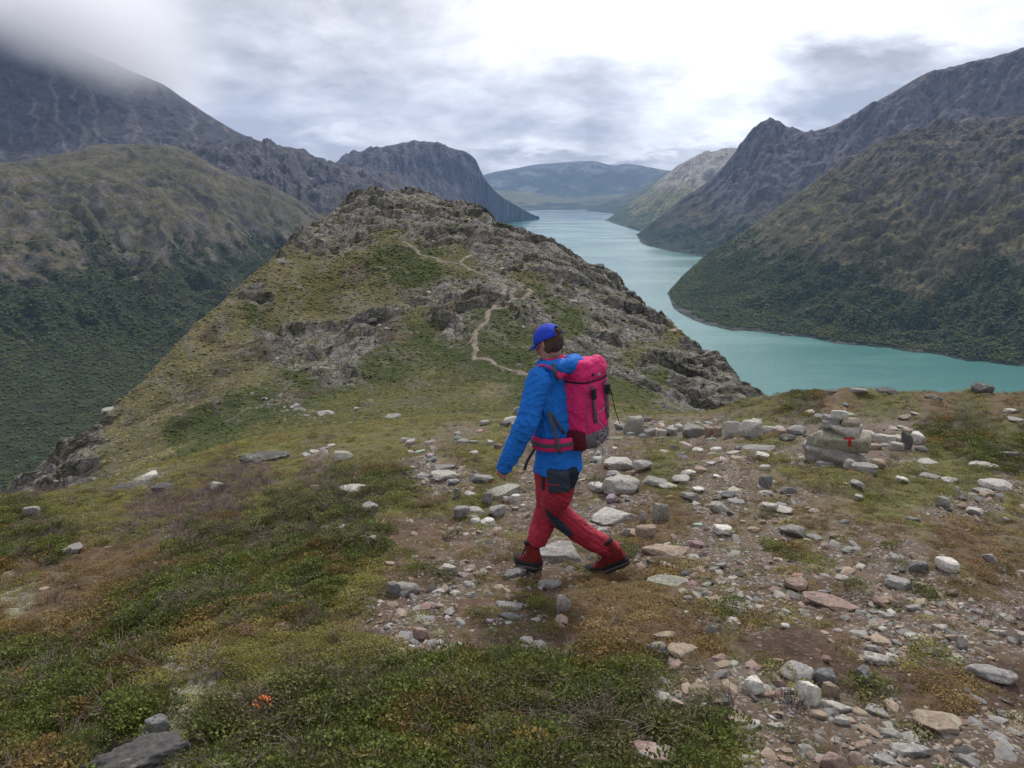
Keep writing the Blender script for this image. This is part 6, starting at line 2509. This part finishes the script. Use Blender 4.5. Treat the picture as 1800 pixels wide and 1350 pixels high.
# small white woven marks on the lid and pocket
for (h, an, w_) in ((.925, .25, .035), (.905, .22, .026), (.24, .30, .02)):
    bm = bmesh.new()
    tube(bm, [on_pack(h, an - w_ * 4, .002), on_pack(h, an, .002), on_pack(h, an + w_ * 4, .002)], [(.0035, .0012)] * 3, side=ax, n=6)
    ppart('woven_mark', from_bm('woven_mark', bm), M_WHITE)
bm = bmesh.new()
c = on_pack(.93, .62, .001)
blob(bm, c, (.012, .012, .010), None, 2)
ppart('lash_tab', from_bm('lash_tab', bm), M_BLACK)


# ------------------------------------------------------------------ two walkers on the summit, summit boulder
def walker(px, py, hgt, mat_top, label, d=None):
    P_, r_ = hit(px, py, 120)
    root = link('person', None, None, label=label, cat='person', loc=P_)
    k = hgt
    z = Vector((0, 0, 1)); xx = Vector((1, 0, 0))
    bm = bmesh.new()
    tube(bm, [P_ + z * k * .50, P_ + z * k * .62, P_ + z * k * .80, P_ + z * k * .86], [(.16, .11), (.15, .11), (.19, .12), (.06, .06)], side=xx, n=10)
    for s in (-1, 1):
        tube(bm, [P_ + xx * .20 * s + z * k * .80, P_ + xx * .26 * s + z * k * .64, P_ + xx * .24 * s + z * k * .48], [.055, .048, .035], side=xx, n=8)
    bpy.context.view_layer.update()
    part('jacket', from_bm('jacket', bm), mat_top, root)
    bm = bmesh.new()
    for s in (-1, 1):
        tube(bm, [P_ + xx * .09 * s + z * k * .52, P_ + xx * .11 * s + z * k * .27, P_ + xx * .12 * s - z * .05], [.09, .065, .05], side=xx, n=8)
    part('trousers', from_bm('trousers', bm), M_BLACK, root)
    bm = bmesh.new()
    tube(bm, [P_ + z * k * .84, P_ + z * k * .90], [.05, .05], side=xx, n=8)
    blob(bm, P_ + z * k * .93, (.085, .10, .12), None, 2)
    part('body', from_bm('body', bm), M_SKIN, root)


walker(714, 337, 1.75, M_BLACK, 'tiny dark walker standing on the top of the rocky hill')
walker(706, 338, 1.15, M_NAVY, 'tiny crouching walker beside the standing one on the hilltop')
stone(836, 377, 26, 9, 'd', 'dark boulder perched on the right shoulder of the rocky hill', cat='boulder', name='boulder')
stone(656, 349, 8, 4, 'd', 'small dark boulder on the skyline left of the hill summit', cat='boulder', name='boulder')


# ------------------------------------------------------------------ trodden path on the hill
def ribbon(pix, W0, seed, lift=.13):
    pts = [hit(q[0], q[1], 45)[0] for q in pix]
    L = []
    for i in range(len(pts) - 1):
        seg = pts[i + 1] - pts[i]
        n = max(2, int(seg.length / .4))
        for k in range(n):
            L.append(pts[i] + seg * k / n)
    L.append(pts[-1])
    A = np.array([[p.x, p.y] for p in L])
    k = np.ones(7) / 7
    Ap = np.pad(A, ((3, 3), (0, 0)), 'edge')
    A = np.stack([np.convolve(Ap[:, 0], k, 'valid'), np.convolve(Ap[:, 1], k, 'valid')], -1)
    T_ = np.gradient(A, axis=0)
    T_ /= np.maximum(np.linalg.norm(T_, axis=1)[:, None], 1e-6)
    Nn = np.stack([-T_[:, 1], T_[:, 0]], -1)
    s_ = np.arange(len(A)) * 1.0
    wl = W0 * np.clip(.9 + 1.5 * fbm(s_ * .16, s_ * 0., 5, seed, gain=.65), .1, 3)
    wr = W0 * np.clip(.9 + 1.5 * fbm(s_ * .16, s_ * 0. + 9, 5, seed + 2, gain=.65), .1, 3)
    A = A + Nn * (fbm(s_ * .08, s_ * 0 + 3, 4, seed + 4) * 1.5)[:, None]
    us = np.linspace(-1, 1, 7)
    X_ = np.stack([A[:, 0] + Nn[:, 0] * (wl if u < 0 else wr) * u for u in us], 1)
    Y_ = np.stack([A[:, 1] + Nn[:, 1] * (wl if u < 0 else wr) * u for u in us], 1)
    Z_ = ground_z(X_, Y_) + lift * (1 - 1.6 * np.abs(us)[None, :] ** 2) + .10 * fbm(X_ * .9, Y_ * .9, 3, seed + 6)
    n = fbm(X_ * .8, Y_ * .8, 5, 807)
    c = np.array((.20, .165, .135))[None, None, :] * (1 + .8 * n[..., None])
    return grid_mesh('path', X_, Y_, Z_, c)


M_PATH = mat_terrain('path_earth', 1.5, 6.0, .2, .7)
for k, (pix, w_) in enumerate(PATHS):
    link('path', ribbon(pix, w_, 801 + 11 * k), M_PATH, kind='structure')


#@@ENDP@@
